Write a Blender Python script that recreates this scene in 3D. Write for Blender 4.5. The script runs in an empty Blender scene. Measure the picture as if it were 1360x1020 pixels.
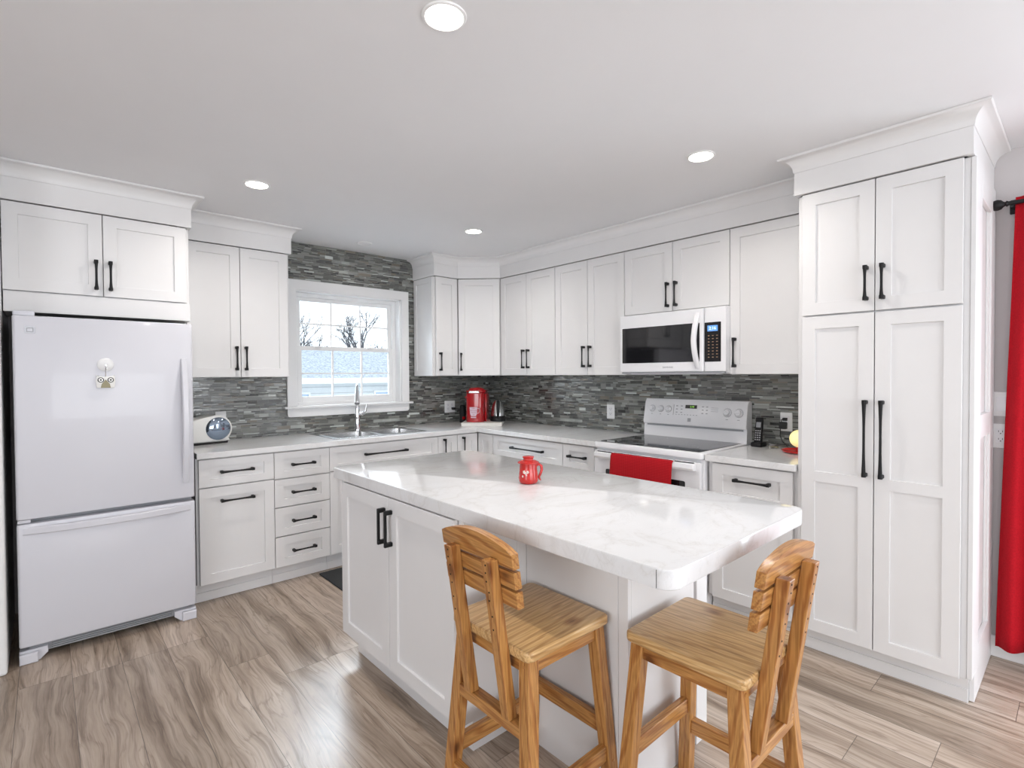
import bpy, bmesh, math, random
from mathutils import Vector, Matrix
random.seed(7)
S = bpy.context.scene
COL = S.collection
PI = math.pi

# ------------------------------------------------------------------ camera
cam_d = bpy.data.cameras.new('camera')
cam = bpy.data.objects.new('camera', cam_d); COL.objects.link(cam)
CX, CY, CZ, YAW, PIT, ROLL, F = -3.3885, -4.1438, 1.368, 0.8384, -0.0177, -0.0059, 690.16
fw = Vector((math.cos(YAW)*math.cos(PIT), math.sin(YAW)*math.cos(PIT), math.sin(PIT)))
rt = Vector((math.sin(YAW), -math.cos(YAW), 0)); up = rt.cross(fw)
r2 = math.cos(ROLL)*rt + math.sin(ROLL)*up; u2 = -math.sin(ROLL)*rt + math.cos(ROLL)*up
M = Matrix((r2, u2, -fw)).transposed().to_4x4(); M.translation = (CX, CY, CZ)
cam.matrix_world = M
cam_d.sensor_width = 36.0; cam_d.lens = 36.0*F/1360.0; cam_d.clip_start = .05; cam_d.clip_end = 200
S.camera = cam

# ------------------------------------------------------------------ world, daylight, exposure
W = bpy.data.worlds.new('world'); S.world = W; W.use_nodes = True
bgn = W.node_tree.nodes['Background']
bgn.inputs[0].default_value = (.86, .93, 1.0, 1); bgn.inputs[1].default_value = 2.0
S.view_settings.view_transform = 'Standard'; S.view_settings.look = 'None'
S.view_settings.gamma = 1; S.view_settings.use_curve_mapping = False
S.view_settings.exposure = 0.2

def area(name, loc, aim, sx, sy, power, col, portal=False):
    l = bpy.data.lights.new(name, 'AREA'); l.shape = 'RECTANGLE'; l.size = sx; l.size_y = sy
    l.energy = power; l.color = col
    if portal: l.cycles.is_portal = True
    o = bpy.data.objects.new(name, l); COL.objects.link(o); o.location = loc
    o.rotation_euler = Vector(aim).to_track_quat('-Z', 'Y').to_euler()
    return o
# daylight by the patio door and sink window, plus two added fill lamps
area('patio_door_daylight', (.11, -5.17, 1.05), (-1, .25, -.35), 1.6, 1.95, 40, (.84, .92, 1))
area('rear_fill', (-2.6, -7.55, 1.45), (0, 1, 0), 3.2, 1.5, 64, (.93, .96, 1))  # added fill lamp behind the camera, set in an invented opening
area('side_fill', (-6.6, -4.6, 1.45), (1, 0, 0), 2.6, 1.5, 50, (.95, .97, 1))  # added fill lamp on the unseen left, evens out the room
area('sky_above_sink_window', (-1.9, 1.4, 3.3), (.05, -1, -.95), 4.5, 1.2, 1100, (.80, .90, 1))
area('sink_window_sky', (-1.467, .2, 1.59), (0, -1, 0), .93, .92, 1, (1, 1, 1), portal=True)

# ------------------------------------------------------------------ node helpers
class NT:
    def __init__(s, name):
        s.m = bpy.data.materials.new(name); s.m.use_nodes = True
        s.t = s.m.node_tree; s.b = s.t.nodes['Principled BSDF']
    def n(s, kind, **kw):
        nd = s.t.nodes.new(kind)
        for k, v in kw.items(): setattr(nd, k, v)
        return nd
    def link(s, a, b): s.t.links.new(a, b)
    def val(s, sock, v):
        if isinstance(v, bpy.types.NodeSocket): s.link(v, sock)
        else: sock.default_value = v
    def math(s, op, a, b=None, c=None):
        nd = s.n('ShaderNodeMath', operation=op); s.val(nd.inputs[0], a)
        if b is not None: s.val(nd.inputs[1], b)
        if c is not None: s.val(nd.inputs[2], c)
        return nd.outputs[0]
    def comb(s, x, y, z):
        nd = s.n('ShaderNodeCombineXYZ')
        for i, v in enumerate((x, y, z)): s.val(nd.inputs[i], v)
        return nd.outputs[0]
    def white(s, vec):
        nd = s.n('ShaderNodeTexWhiteNoise', noise_dimensions='3D'); s.link(vec, nd.inputs['Vector']); return nd.outputs
    def noise(s, vec, scale, detail=3, rough=.5, dist=0):
        nd = s.n('ShaderNodeTexNoise'); s.link(vec, nd.inputs['Vector'])
        nd.inputs['Scale'].default_value = scale; nd.inputs['Detail'].default_value = detail
        nd.inputs['Roughness'].default_value = rough; nd.inputs['Distortion'].default_value = dist
        return nd.outputs['Fac']
    def ramp(s, fac, stops, interp='LINEAR'):
        nd = s.n('ShaderNodeValToRGB'); s.link(fac, nd.inputs[0]); cr = nd.color_ramp; cr.interpolation = interp
        while len(cr.elements) < len(stops): cr.elements.new(.5)
        for e, (p, c) in zip(cr.elements, stops): e.position = p; e.color = (*c, 1)
        return nd.outputs[0]
    def mix(s, fac, a, b, mode='MIX'):
        nd = s.n('ShaderNodeMix', data_type='RGBA', blend_type=mode)
        s.val(nd.inputs[0], fac)
        for i, v in ((6, a), (7, b)):
            if isinstance(v, tuple): nd.inputs[i].default_value = (*v, 1)
            else: s.link(v, nd.inputs[i])
        return nd.outputs[2]
    def sep(s, v):
        nd = s.n('ShaderNodeSeparateXYZ'); s.link(v, nd.inputs[0]); return nd.outputs
    def coord(s): return s.n('ShaderNodeTexCoord').outputs['Object']
    def bump(s, h, strength, dist):
        nd = s.n('ShaderNodeBump'); s.link(h, nd.inputs['Height'])
        nd.inputs['Strength'].default_value = strength; nd.inputs['Distance'].default_value = dist
        s.link(nd.outputs[0], s.b.inputs['Normal'])

def plain(name, col, rough=.5, metal=0, spec=.5, emit=None, es=0, coat=0, var=.03, vs=6, trans=0):
    t = NT(name)
    n = t.noise(t.coord(), vs, 2)
    a = tuple(max(0, c*(1-var)) for c in col); b = tuple(min(1, c*(1+var)) for c in col)
    t.link(t.ramp(n, [(.3, a), (.7, b)]), t.b.inputs['Base Color'])
    t.b.inputs['Roughness'].default_value = rough; t.b.inputs['Metallic'].default_value = metal
    t.b.inputs['Specular IOR Level'].default_value = spec
    t.b.inputs['Coat Weight'].default_value = coat
    t.b.inputs['Transmission Weight'].default_value = trans
    if emit: t.b.inputs['Emission Color'].default_value = (*emit, 1); t.b.inputs['Emission Strength'].default_value = es
    return t.m

def mat_tile(name='mosaic_tile'):
    t = NT(name); x, y, z = t.sep(t.coord())[0:3]
    u = t.math('ADD', x, y)
    RH = .0205
    # uneven strip heights
    zw = t.math('ADD', z, t.math('MULTIPLY', t.math('SINE', t.math('MULTIPLY', z, 61.0)), .0045))
    rf = t.math('DIVIDE', zw, RH); row = t.math('FLOOR', rf); fz = t.math('FRACT', rf)
    rw = t.white(t.comb(row, 3.1, 7.7))
    L = t.math('ADD', t.math('MULTIPLY', rw['Value'], .08), .10)
    uf = t.math('DIVIDE', t.math('ADD', u, t.math('MULTIPLY', t.white(t.comb(row, 9.2, 1.4))['Value'], 3.0)), L)
    brick = t.math('FLOOR', uf); fu = t.math('FRACT', uf)
    rb = t.white(t.comb(row, brick, 2.5))['Value']
    split = t.math('GREATER_THAN', rb, .34)            # strip split in two thin ones
    fz2 = t.math('MULTIPLY', fz, t.math('ADD', split, 1.0))
    sub = t.math('FLOOR', fz2); fzz = t.math('FRACT', fz2)
    # lengthwise split of thin strips
    rs = t.white(t.comb(row, t.math('ADD', brick, t.math('MULTIPLY', sub, .31)), 8.8))['Value']
    cut = t.math('ADD', t.math('MULTIPLY', rs, .5), .25)
    side = t.math('GREATER_THAN', fu, cut)
    idv = t.comb(t.math('ADD', row, t.math('MULTIPLY', sub, .37)), t.math('ADD', brick, t.math('MULTIPLY', side, .43)), 5.0)
    wn = t.white(idv); v = wn['Value']
    # joints
    jz = t.math('MULTIPLY', t.math('MINIMUM', fzz, t.math('SUBTRACT', 1.0, fzz)), t.math('DIVIDE', RH, t.math('ADD', split, 1.0)))
    ju = t.math('MULTIPLY', t.math('MINIMUM', t.math('MINIMUM', fu, t.math('SUBTRACT', 1.0, fu)), t.math('ABSOLUTE', t.math('SUBTRACT', fu, cut))), L)
    j = t.math('MINIMUM', jz, ju)
    joint = t.math('LESS_THAN', j, .0008)
    col = t.ramp(v, [(0, (.045, .047, .045)), (.20, (.09, .093, .085)), (.40, (.15, .155, .143)), (.58, (.225, .23, .21)), (.74, (.31, .32, .305)), (.84, (.21, .185, .15)), (.91, (.42, .44, .42)), (.97, (.62, .65, .63))], 'CONSTANT')
    st = t.noise(t.comb(t.math('MULTIPLY', u, 30.0), 0.0, t.math('MULTIPLY', z, 160.0)), 1.0, 3, .6, 1.2)
    col = t.mix(t.math('MULTIPLY', st, .75), col, (.34, .35, .33), 'OVERLAY')
    col = t.mix(joint, col, (.24, .24, .225))
    t.link(col, t.b.inputs['Base Color'])
    gl = t.math('GREATER_THAN', wn['Color'], .45)
    ro = t.math('SUBTRACT', .34, t.math('MULTIPLY', gl, .28))
    t.link(t.math('MAXIMUM', ro, t.math('MULTIPLY', joint, .8)), t.b.inputs['Roughness'])
    t.b.inputs['IOR'].default_value = 1.85
    # each strip sits at its own slant and height
    tilt = t.math('MULTIPLY', t.math('SUBTRACT', t.white(t.comb(v, 1.0, 4.0))['Value'], .5), t.math('MULTIPLY', fzz, .0022))
    tilt2 = t.math('MULTIPLY', t.math('SUBTRACT', t.white(t.comb(v, 6.0, 2.0))['Value'], .5), t.math('MULTIPLY', fu, .003))
    h = t.math('ADD', t.math('ADD', t.math('MULTIPLY', v, .002), tilt), t.math('ADD', tilt2, t.math('MULTIPLY', st, .0006)))
    h = t.math('MULTIPLY', h, t.math('SUBTRACT', 1.0, joint))
    t.bump(h, .8, 1.0)
    return t.m

def mat_floor():
    t = NT('plank_floor'); c = t.coord(); x, y, z = t.sep(c)[0:3]
    PW, PL = .182, 1.22
    rx = t.math('DIVIDE', t.math('ADD', x, .04), PW); row = t.math('FLOOR', rx); fx = t.math('FRACT', rx)
    off = t.white(t.comb(row, 4.0, 2.0))['Value']
    ry = t.math('ADD', t.math('DIVIDE', y, PL), t.math('MULTIPLY', off, 5.0)); pl = t.math('FLOOR', ry); fy = t.math('FRACT', ry)
    pid = t.white(t.comb(row, pl, 1.0)); v = pid['Value']
    sh = t.math('MULTIPLY', v, 37.0)
    warp = t.noise(t.comb(t.math('MULTIPLY', x, 3.0), t.math('ADD', t.math('MULTIPLY', y, 1.1), sh), sh), 1.6, 2, .5)
    gx = t.math('ADD', t.math('MULTIPLY', x, 13.0), t.math('MULTIPLY', warp, 1.5))
    g1 = t.noise(t.comb(gx, t.math('ADD', t.math('MULTIPLY', y, .75), sh), sh), 1.0, 6, .68, .2)
    g2 = t.noise(t.comb(t.math('MULTIPLY', gx, 9.0), t.math('ADD', t.math('MULTIPLY', y, 3.0), sh), sh), 1.0, 3, .6, .1)
    # thin growth lines following the board's figure
    rings = t.math('FRACT', t.math('MULTIPLY', t.math('ADD', t.math('MULTIPLY', warp, 2.2), t.math('ADD', t.math('MULTIPLY', x, 5.0), t.math('MULTIPLY', g1, 1.1))), 2.6))
    line = t.ramp(rings, [(0, (.70, .66, .63)), (.05, (.74, .70, .67)), (.13, (1, 1, 1)), (.9, (1, 1, 1)), (1, (.84, .82, .80))])
    col = t.ramp(g1, [(.30, (.19, .135, .095)), (.42, (.325, .25, .19)), (.52, (.45, .36, .285)), (.70, (.60, .51, .43))])
    fine = t.ramp(g2, [(.34, (.50, .46, .43)), (.50, (1, 1, 1))])
    col = t.mix(.62, col, fine, 'MULTIPLY')
    col = t.mix(.75, col, line, 'MULTIPLY')
    tone = t.ramp(v, [(0, (.82, .81, .80)), (.5, (1, 1, 1)), (1, (1.12, 1.12, 1.13))])
    col = t.mix(1.0, col, tone, 'MULTIPLY')
    jx = t.math('MULTIPLY', t.math('MINIMUM', fx, t.math('SUBTRACT', 1.0, fx)), PW)
    jy = t.math('MULTIPLY', t.math('MINIMUM', fy, t.math('SUBTRACT', 1.0, fy)), PL)
    seam = t.math('LESS_THAN', t.math('MINIMUM', jx, jy), .0011)
    col = t.mix(t.math('MULTIPLY', seam, .75), col, (.06, .05, .04))
    t.link(col, t.b.inputs['Base Color'])
    t.link(t.math('ADD', t.math('MULTIPLY', g1, .12), .25), t.b.inputs['Roughness'])
    t.bump(t.math('SUBTRACT', t.math('MULTIPLY', g2, .0005), t.math('MULTIPLY', seam, .0012)), .5, 1.0)
    return t.m

def mat_marble():
    t = NT('marble_laminate'); c = t.coord(); x, y, z = t.sep(c)[0:3]
    v = t.comb(t.math('MULTIPLY', x, .9), t.math('MULTIPLY', y, 1.5), z)
    n1 = t.noise(v, 1.7, 6, .6, 1.6)
    vein = t.math('ABSOLUTE', t.math('SUBTRACT', n1, .5))
    n2 = t.noise(v, 3.3, 5, .65, 2.2)
    vein2 = t.math('ABSOLUTE', t.math('SUBTRACT', n2, .52))
    cloud = t.noise(v, 1.1, 4, .55, .6)
    base = t.ramp(cloud, [(.3, (.71, .71, .71)), (.7, (.79, .79, .80))])
    a = t.ramp(vein, [(0, (.72, .69, .64)), (.012, (.90, .88, .86)), (.05, (1, 1, 1))])
    b = t.ramp(vein2, [(0, (.84, .84, .84)), (.02, (1, 1, 1))])
    col = t.mix(.32, base, a, 'MULTIPLY'); col = t.mix(.28, col, b, 'MULTIPLY')
    t.link(col, t.b.inputs['Base Color'])
    t.b.inputs['Roughness'].default_value = .085
    return t.m

def mat_pine(name, axis, tint=1.0, stops=[(0, (.47, .225, .066)), (.5, (.55, .275, .085)), (1, (.36, .145, .038))]):
    t = NT(name); c = t.coord(); s = t.sep(c)
    k = [14.0, 14.0, 14.0]; k[axis] = 1.6
    lx = t.comb(t.math('MULTIPLY', s[0], k[0]), t.math('MULTIPLY', s[1], k[1]), t.math('MULTIPLY', s[2], k[2]))
    w = t.n('ShaderNodeTexWave', wave_type='BANDS', bands_direction='DIAGONAL'); t.link(lx, w.inputs['Vector'])
    w.inputs['Scale'].default_value = 1.5; w.inputs['Distortion'].default_value = 6.5
    w.inputs['Detail'].default_value = 3; w.inputs['Detail Scale'].default_value = 1.3
    k2 = [190.0]*3; k2[axis] = 5.0
    fine = t.noise(t.comb(t.math('MULTIPLY', s[0], k2[0]), t.math('MULTIPLY', s[1], k2[1]), t.math('MULTIPLY', s[2], k2[2])), 1.0, 3, .6)
    col = t.ramp(w.outputs['Fac'], stops)
    col = t.mix(.55, col, t.ramp(fine, [(.36, (.46, .38, .30)), (.52, (1, 1, 1))]), 'MULTIPLY')
    vor = t.n('ShaderNodeTexVoronoi'); k3 = [9.0]*3; k3[axis] = 5.0
    t.link(t.comb(t.math('MULTIPLY', s[0], k3[0]), t.math('MULTIPLY', s[1], k3[1]), t.math('MULTIPLY', s[2], k3[2])), vor.inputs['Vector'])
    vor.inputs['Scale'].default_value = 1.0
    kn = t.ramp(vor.outputs['Distance'], [(.05, (.20, .11, .06)), (.12, (.62, .48, .38)), (.22, (1, 1, 1))])
    col = t.mix(.9, col, kn, 'MULTIPLY')
    if tint != 1: col = t.mix(1.0, col, (tint, tint*1.0, tint), 'MULTIPLY')
    t.link(col, t.b.inputs['Base Color'])
    t.b.inputs['Roughness'].default_value = .33
    t.b.inputs['Coat Weight'].default_value = .15; t.b.inputs['Coat Roughness'].default_value = .2
    t.bump(fine, .12, .001)
    return t.m

def mat_weave(name, col, dark, sc):
    t = NT(name); c = t.coord(); x, y, z = t.sep(c)[0:3]
    a = t.math('ABSOLUTE', t.math('SINE', t.math('MULTIPLY', t.math('ADD', x, y), sc)))
    b = t.math('ABSOLUTE', t.math('SINE', t.math('MULTIPLY', z, sc)))
    f = t.math('MULTIPLY', a, b)
    t.link(t.ramp(f, [(0, dark), (.35, col)]), t.b.inputs['Base Color'])
    t.b.inputs['Roughness'].default_value = .9; t.b.inputs['Specular IOR Level'].default_value = .2
    t.bump(f, .6, .002)
    return t.m

MT = {}
MT['white'] = plain('white_cabinet_paint', (.765, .757, .757), .42, var=.008)
MT['trimw'] = plain('white_trim_paint', (.83, .83, .83), .35, var=.008)
MT['ceil'] = plain('ceiling_paint', (.80, .80, .815), .9, var=.005)
MT['wallp'] = plain('grey_wall_paint', (.56, .53, .53), .8, var=.01)
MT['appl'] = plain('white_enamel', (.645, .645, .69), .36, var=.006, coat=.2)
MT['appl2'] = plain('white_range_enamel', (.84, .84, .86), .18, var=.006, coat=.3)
MT['black'] = plain('black_handle', (.008, .008, .009), .5, spec=.3, var=.1)
MT['gap'] = plain('black_gasket', (.012, .010, .010), .8)
MT['grey'] = plain('grey_plastic', (.33, .34, .36), .45)
MT['badge'] = plain('badge_silver', (.40, .40, .42), .35, .4)
MT['chrome'] = plain('chrome', (.85, .86, .88), .06, 1.0, var=.01)
MT['steel'] = plain('brushed_steel', (.62, .62, .62), .24, 1.0, var=.05, vs=40)
MT['glass_black'] = plain('black_glass', (.010, .010, .012), .05, spec=.7)
MT['cookglass'] = plain('ceramic_cooktop_glass', (.015, .016, .02), .05, spec=.9)
MT['red'] = plain('red_enamel', (.36, .003, .007), .14, coat=.5)
MT['redcup'] = plain('red_glazed_ceramic', (.50, .020, .016), .2, coat=.25, var=.12, vs=60)
MT['curtain'] = plain('red_curtain_cloth', (.46, .009, .018), .85, spec=.15, var=.12, vs=160)
MT['towel'] = mat_weave('red_waffle_cloth', (.52, .012, .02), (.24, .003, .006), 330)
MT['mat'] = mat_weave('dark_mat_weave', (.055, .058, .06), (.02, .02, .022), 500)
MT['cream'] = plain('cream_plastic', (.84, .83, .80), .3)
MT['creamboard'] = plain('cream_board', (.82, .80, .76), .4)
MT['tile'] = mat_tile(); MT['floor'] = mat_floor(); MT['marble'] = mat_marble()
for i, a in enumerate('xyz'): MT['pine_'+a] = mat_pine('pine_grain_'+a, i)
MT['pine_seat'] = mat_pine('pine_seat_grain', 1, 1.0, [(0, (.60, .37, .155)), (.5, (.68, .45, .215)), (1, (.48, .27, .10))])
MT['lens'] = plain('lamp_lens', (1, 1, 1), .5, emit=(1, .93, .82), es=22)
MT['led_green'] = plain('green_display', (.02, .1, .01), .4, emit=(.35, .8, .1), es=.9)
MT['led_blue'] = plain('blue_display', (.05, .15, .4), .4, emit=(.18, .42, .95), es=.7)
MT['led_white'] = plain('display_digits', (.7, .8, 1), .4, emit=(.8, .9, 1), es=1.0)
MT['print'] = plain('grey_print', (.38, .38, .40), .5)
MT['amber'] = plain('amber_print', (.33, .20, .12), .5)
MT['globe'] = plain('yellow_lit_globe', (.8, .75, .35), .35, emit=(1, .85, .38), es=.62)
MT['printw'] = plain('pale_print', (.62, .50, .58), .4)
MT['bluechrome'] = plain('smoked_blue_cover', (.30, .37, .47), .07, .85)
MT['roof'] = plain('grey_shingles', (.36, .40, .45), .9, var=.4, vs=14)
MT['siding'] = plain('pale_siding', (.66, .68, .68), .7, var=.03)
MT['fascia'] = plain('white_fascia', (.78, .80, .80), .6)
MT['bark'] = plain('pale_winter_bark', (.10, .10, .11), .9, var=.2)
MT['ground'] = plain('snowy_ground', (.62, .65, .68), .9, var=.1)
MT['petal'] = plain('white_petals', (.85, .80, .72), .4)
MT['leafg'] = plain('green_leaf_paint', (.10, .16, .05), .4)
MT['brownp'] = plain('olive_brown_glaze', (.28, .25, .14), .4)
MT['cord'] = plain('black_cord', (.010, .010, .010), .5)
def mat_glass():
    m = bpy.data.materials.new('window_glass'); m.use_nodes = True; t = m.node_tree; t.nodes.clear()
    o = t.nodes.new('ShaderNodeOutputMaterial'); mx = t.nodes.new('ShaderNodeMixShader')
    tr = t.nodes.new('ShaderNodeBsdfTransparent'); gl = t.nodes.new('ShaderNodeBsdfGlossy')
    gl.inputs['Roughness'].default_value = .02; tr.inputs[0].default_value = (.97, .985, .99, 1)
    fr = t.nodes.new('ShaderNodeFresnel'); fr.inputs[0].default_value = 1.3
    t.links.new(fr.outputs[0], mx.inputs[0]); t.links.new(tr.outputs[0], mx.inputs[1]); t.links.new(gl.outputs[0], mx.inputs[2])
    t.links.new(mx.outputs[0], o.inputs[0]); return m
MT['glass'] = mat_glass()

# ------------------------------------------------------------------ mesh helpers
def new(): return bmesh.new()
def box(bm, x0, x1, y0, y1, z0, z1, bev=0, seg=1, mi=0):
    xs = sorted((x0, x1)); ys = sorted((y0, y1)); zs = sorted((z0, z1))
    v = [bm.verts.new((xs[i], ys[j], zs[k])) for i in (0, 1) for j in (0, 1) for k in (0, 1)]
    fs = [bm.faces.new([v[a] for a in q]) for q in ((0, 1, 3, 2), (4, 6, 7, 5), (0, 4, 5, 1), (2, 3, 7, 6), (0, 2, 6, 4), (1, 5, 7, 3))]
    for f in fs: f.material_index = mi
    if bev:
        es = list({e for f in fs for e in f.edges})
        r = bmesh.ops.bevel(bm, geom=es, offset=bev, segments=seg, affect='EDGES', profile=.5)
        for f in r['faces']: f.material_index = mi
    return v
def hexa(bm, bot, top, bev=0):
    """solid between two quads (lists of 4 points)"""
    v = [bm.verts.new(p) for p in bot] + [bm.verts.new(p) for p in top]
    fs = [bm.faces.new([v[i] for i in q]) for q in ((3, 2, 1, 0), (4, 5, 6, 7), (0, 1, 5, 4), (1, 2, 6, 5), (2, 3, 7, 6), (3, 0, 4, 7))]
    if bev:
        es = list({e for f in fs for e in f.edges})
        bmesh.ops.bevel(bm, geom=es, offset=bev, segments=2, affect='EDGES', profile=.5)
def prism(bm, pts, axis, a, b, bev=0, seg=2, mi=0):
    """polygon in the two other axes extruded along axis from a to b"""
    def P(p, t):
        if axis == 'z': return (p[0], p[1], t)
        if axis == 'y': return (p[0], t, p[1])
        return (t, p[0], p[1])
    va = [bm.verts.new(P(p, a)) for p in pts]; vb = [bm.verts.new(P(p, b)) for p in pts]
    n = len(pts); fs = [bm.faces.new(va[::-1]), bm.faces.new(vb)]
    caps = list(fs)
    for i in range(n): fs.append(bm.faces.new([va[i], va[(i+1) % n], vb[(i+1) % n], vb[i]]))
    for f in fs: f.material_index = mi
    if bev:
        es = list({e for f in caps for e in f.edges})
        r = bmesh.ops.bevel(bm, geom=es, offset=bev, segments=seg, affect='EDGES', profile=.5)
        for f in r['faces']: f.material_index = mi
def rrect(x0, x1, y0, y1, r, n=6):
    if not isinstance(r, (list, tuple)): r = [r]*4
    out = []
    for (cx, cy, a0, rr) in ((x1-r[0], y1-r[0], 0, r[0]), (x0+r[1], y1-r[1], 90, r[1]), (x0+r[2], y0+r[2], 180, r[2]), (x1-r[3], y0+r[3], 270, r[3])):
        for i in range(n+1):
            a = math.radians(a0 + 90*i/n); out.append((cx+rr*math.cos(a), cy+rr*math.sin(a)))
    return out
def lathe(bm, prof, loc=(0, 0, 0), n=32, axis='z', mi=0, caps=True, sx=1, sy=1):
    rings = []
    for (r, z) in prof:
        ring = []
        for i in range(n):
            a = 2*PI*i/n; x, y = r*math.cos(a)*sx, r*math.sin(a)*sy
            p = {'z': (x, y, z), 'y': (x, z, y), 'x': (z, x, y)}[axis]
            ring.append(bm.verts.new((p[0]+loc[0], p[1]+loc[1], p[2]+loc[2])))
        rings.append(ring)
    for a, b in zip(rings, rings[1:]):
        for i in range(n):
            f = bm.faces.new([a[i], a[(i+1) % n], b[(i+1) % n], b[i]]); f.material_index = mi
    if caps:
        for rg in (rings[0], rings[-1]):
            f = bm.faces.new(rg); f.material_index = mi
def tube(bm, pts, r, n=8, mi=0):
    pts = [Vector(p) for p in pts]; rings = []; R = r if isinstance(r, (list, tuple)) else [r]*len(pts)
    prev = None
    for i, p in enumerate(pts):
        d = (pts[min(i+1, len(pts)-1)] - pts[max(i-1, 0)]).normalized()
        if prev is None:
            a = d.orthogonal().normalized()
        else:
            a = (prev - d*prev.dot(d))
            a = a.normalized() if a.length > 1e-6 else d.orthogonal().normalized()
        prev = a; b = d.cross(a)
        rings.append([bm.verts.new(p + R[i]*(math.cos(2*PI*k/n)*a + math.sin(2*PI*k/n)*b)) for k in range(n)])
    for a, b in zip(rings, rings[1:]):
        for k in range(n):
            f = bm.faces.new([a[k], a[(k+1) % n], b[(k+1) % n], b[k]]); f.material_index = mi
    for rg in (rings[0], rings[-1]): bm.faces.new(rg).material_index = mi
def slab(bm, xs, ys, hole, z0, z1, mi=0):
    """slab made of a grid of cells; hole(i,j) leaves a cell out"""
    vt, vb = {}, {}
    def g(d, i, j, z):
        if (i, j) not in d: d[(i, j)] = bm.verts.new((xs[i], ys[j], z))
        return d[(i, j)]
    full = {(i, j) for i in range(len(xs)-1) for j in range(len(ys)-1) if not hole(i, j)}
    for (i, j) in full:
        bm.faces.new([g(vt, i, j, z1), g(vt, i+1, j, z1), g(vt, i+1, j+1, z1), g(vt, i, j+1, z1)])
        bm.faces.new([g(vb, i, j+1, z0), g(vb, i+1, j+1, z0), g(vb, i+1, j, z0), g(vb, i, j, z0)])
        for (di, dj, a, b) in ((0, -1, (i, j), (i+1, j)), (1, 0, (i+1, j), (i+1, j+1)), (0, 1, (i+1, j+1), (i, j+1)), (-1, 0, (i, j+1), (i, j))):
            if (i+di, j+dj) not in full:
                bm.faces.new([g(vb, *a, z0), g(vb, *b, z0), g(vt, *b, z1), g(vt, *a, z1)])
    # dissolve internal seams so a bevel only meets real edges
    bmesh.ops.dissolve_limit(bm, angle_limit=.01, verts=bm.verts, edges=bm.edges)

def obj(name, bm, mats, parent=None, smooth=False, bevel=0, seg=2):
    bmesh.ops.recalc_face_normals(bm, faces=bm.faces)
    me = bpy.data.meshes.new(name); bm.to_mesh(me); bm.free()
    if not isinstance(mats, (list, tuple)): mats = [mats]
    for m in mats: me.materials.append(MT[m] if isinstance(m, str) else m)
    if smooth:
        for p in me.polygons: p.use_smooth = True
        me.set_sharp_from_angle(angle=math.radians(38))
    o = bpy.data.objects.new(name, me); COL.objects.link(o)
    if parent: o.parent = parent
    if bevel:
        b = o.modifiers.new('bevel', 'BEVEL'); b.width = bevel; b.segments = seg; b.limit_method = 'ANGLE'; b.angle_limit = .6
    return o
def tag(o, label, cat, group=None, kind=None):
    o['label'] = label; o['category'] = cat
    if group: o['group'] = group
    if kind: o['kind'] = kind
    return o
def thing(name, label, cat, loc=(0, 0, 0), rz=0, group=None):
    o = bpy.data.objects.new(name, None); COL.objects.link(o); o.empty_display_size = .1
    o.location = loc; o.rotation_euler = (0, 0, rz)
    return tag(o, label, cat, group)
def struct(name, bm, m, **k):
    o = obj(name, bm, m, **k); o['kind'] = 'structure'; return o
def text_bm(bm, body, size, center, right, upv, depth=.0006, mi=0):
    """flat lettering appended to bm; right/up are world-ish axes of the parent frame"""
    cu = bpy.data.curves.new('lettering', 'FONT'); cu.body = body; cu.size = size; cu.align_x = 'CENTER'; cu.align_y = 'CENTER'
    cu.extrude = depth/2; cu.resolution_u = 2
    o = bpy.data.objects.new('lettering', cu); COL.objects.link(o)
    dg = bpy.context.evaluated_depsgraph_get(); me = bpy.data.meshes.new_from_object(o.evaluated_get(dg))
    R = Vector(right); U = Vector(upv); Nn = R.cross(U); c = Vector(center)
    vs = [bm.verts.new(c + R*v.co.x + U*v.co.y + Nn*v.co.z) for v in me.vertices]
    for p in me.polygons:
        try: bm.faces.new([vs[i] for i in p.vertices]).material_index = mi
        except ValueError: pass
    bpy.data.objects.remove(o); bpy.data.meshes.remove(me); bpy.data.curves.remove(cu)

RZ = -PI/2      # facing -x: local x runs to -y, local -y is the front

# ------------------------------------------------------------------ room shell
HC = 2.412
b = new(); box(b, -6.7, .2, -7.7, .14, -.05, 0); struct('floor', b, 'floor')
b = new(); box(b, -6.7, .2, -7.7, .14, HC, HC+.05); struct('ceiling', b, 'ceil')
WX0, WX1, WZ0, WZ1 = -1.932, -1.003, 1.128, 2.045
b = new()
for q in ((-6.7, WX0, 0, HC), (WX1, .2, 0, HC), (WX0, WX1, 0, WZ0-.02), (WX0, WX1, WZ1+.01, HC)):
    box(b, q[0], q[1], .008, .14, q[2], q[3])
struct('wall_back', b, 'wallp')
b = new()
for q in ((-4.25, .008, 0, HC), (-7.7, -6.05, 0, HC), (-6.05, -4.25, 2.06, HC)):
    box(b, .0, .2, q[0], q[1], q[2], q[3])
struct('wall_right', b, 'wallp')
b = new()
for q in ((-4.3, -.9), ): pass
box(b, -6.7, -4.2, -7.7, -7.58, 0, HC); box(b, -1.0, 0, -7.7, -7.58, 0, HC)
box(b, -4.2, -1.0, -7.7, -7.58, 0, .7); box(b, -4.2, -1.0, -7.7, -7.58, 2.2, HC); struct('wall_front', b, 'wallp')
b = new(); box(b, -6.7, -6.62, -7.58, -5.9, 0, HC); box(b, -6.7, -6.62, -3.3, .008, 0, HC)
box(b, -6.7, -6.62, -5.9, -3.3, 0, .7); box(b, -6.7, -6.62, -5.9, -3.3, 2.2, HC); struct('wall_left', b, 'wallp')
b = new(); box(b, -3.70, -3.537, -.83, .0, 0, HC-.001, bev=.012, seg=3); struct('trim_1', b, 'trimw')
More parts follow.
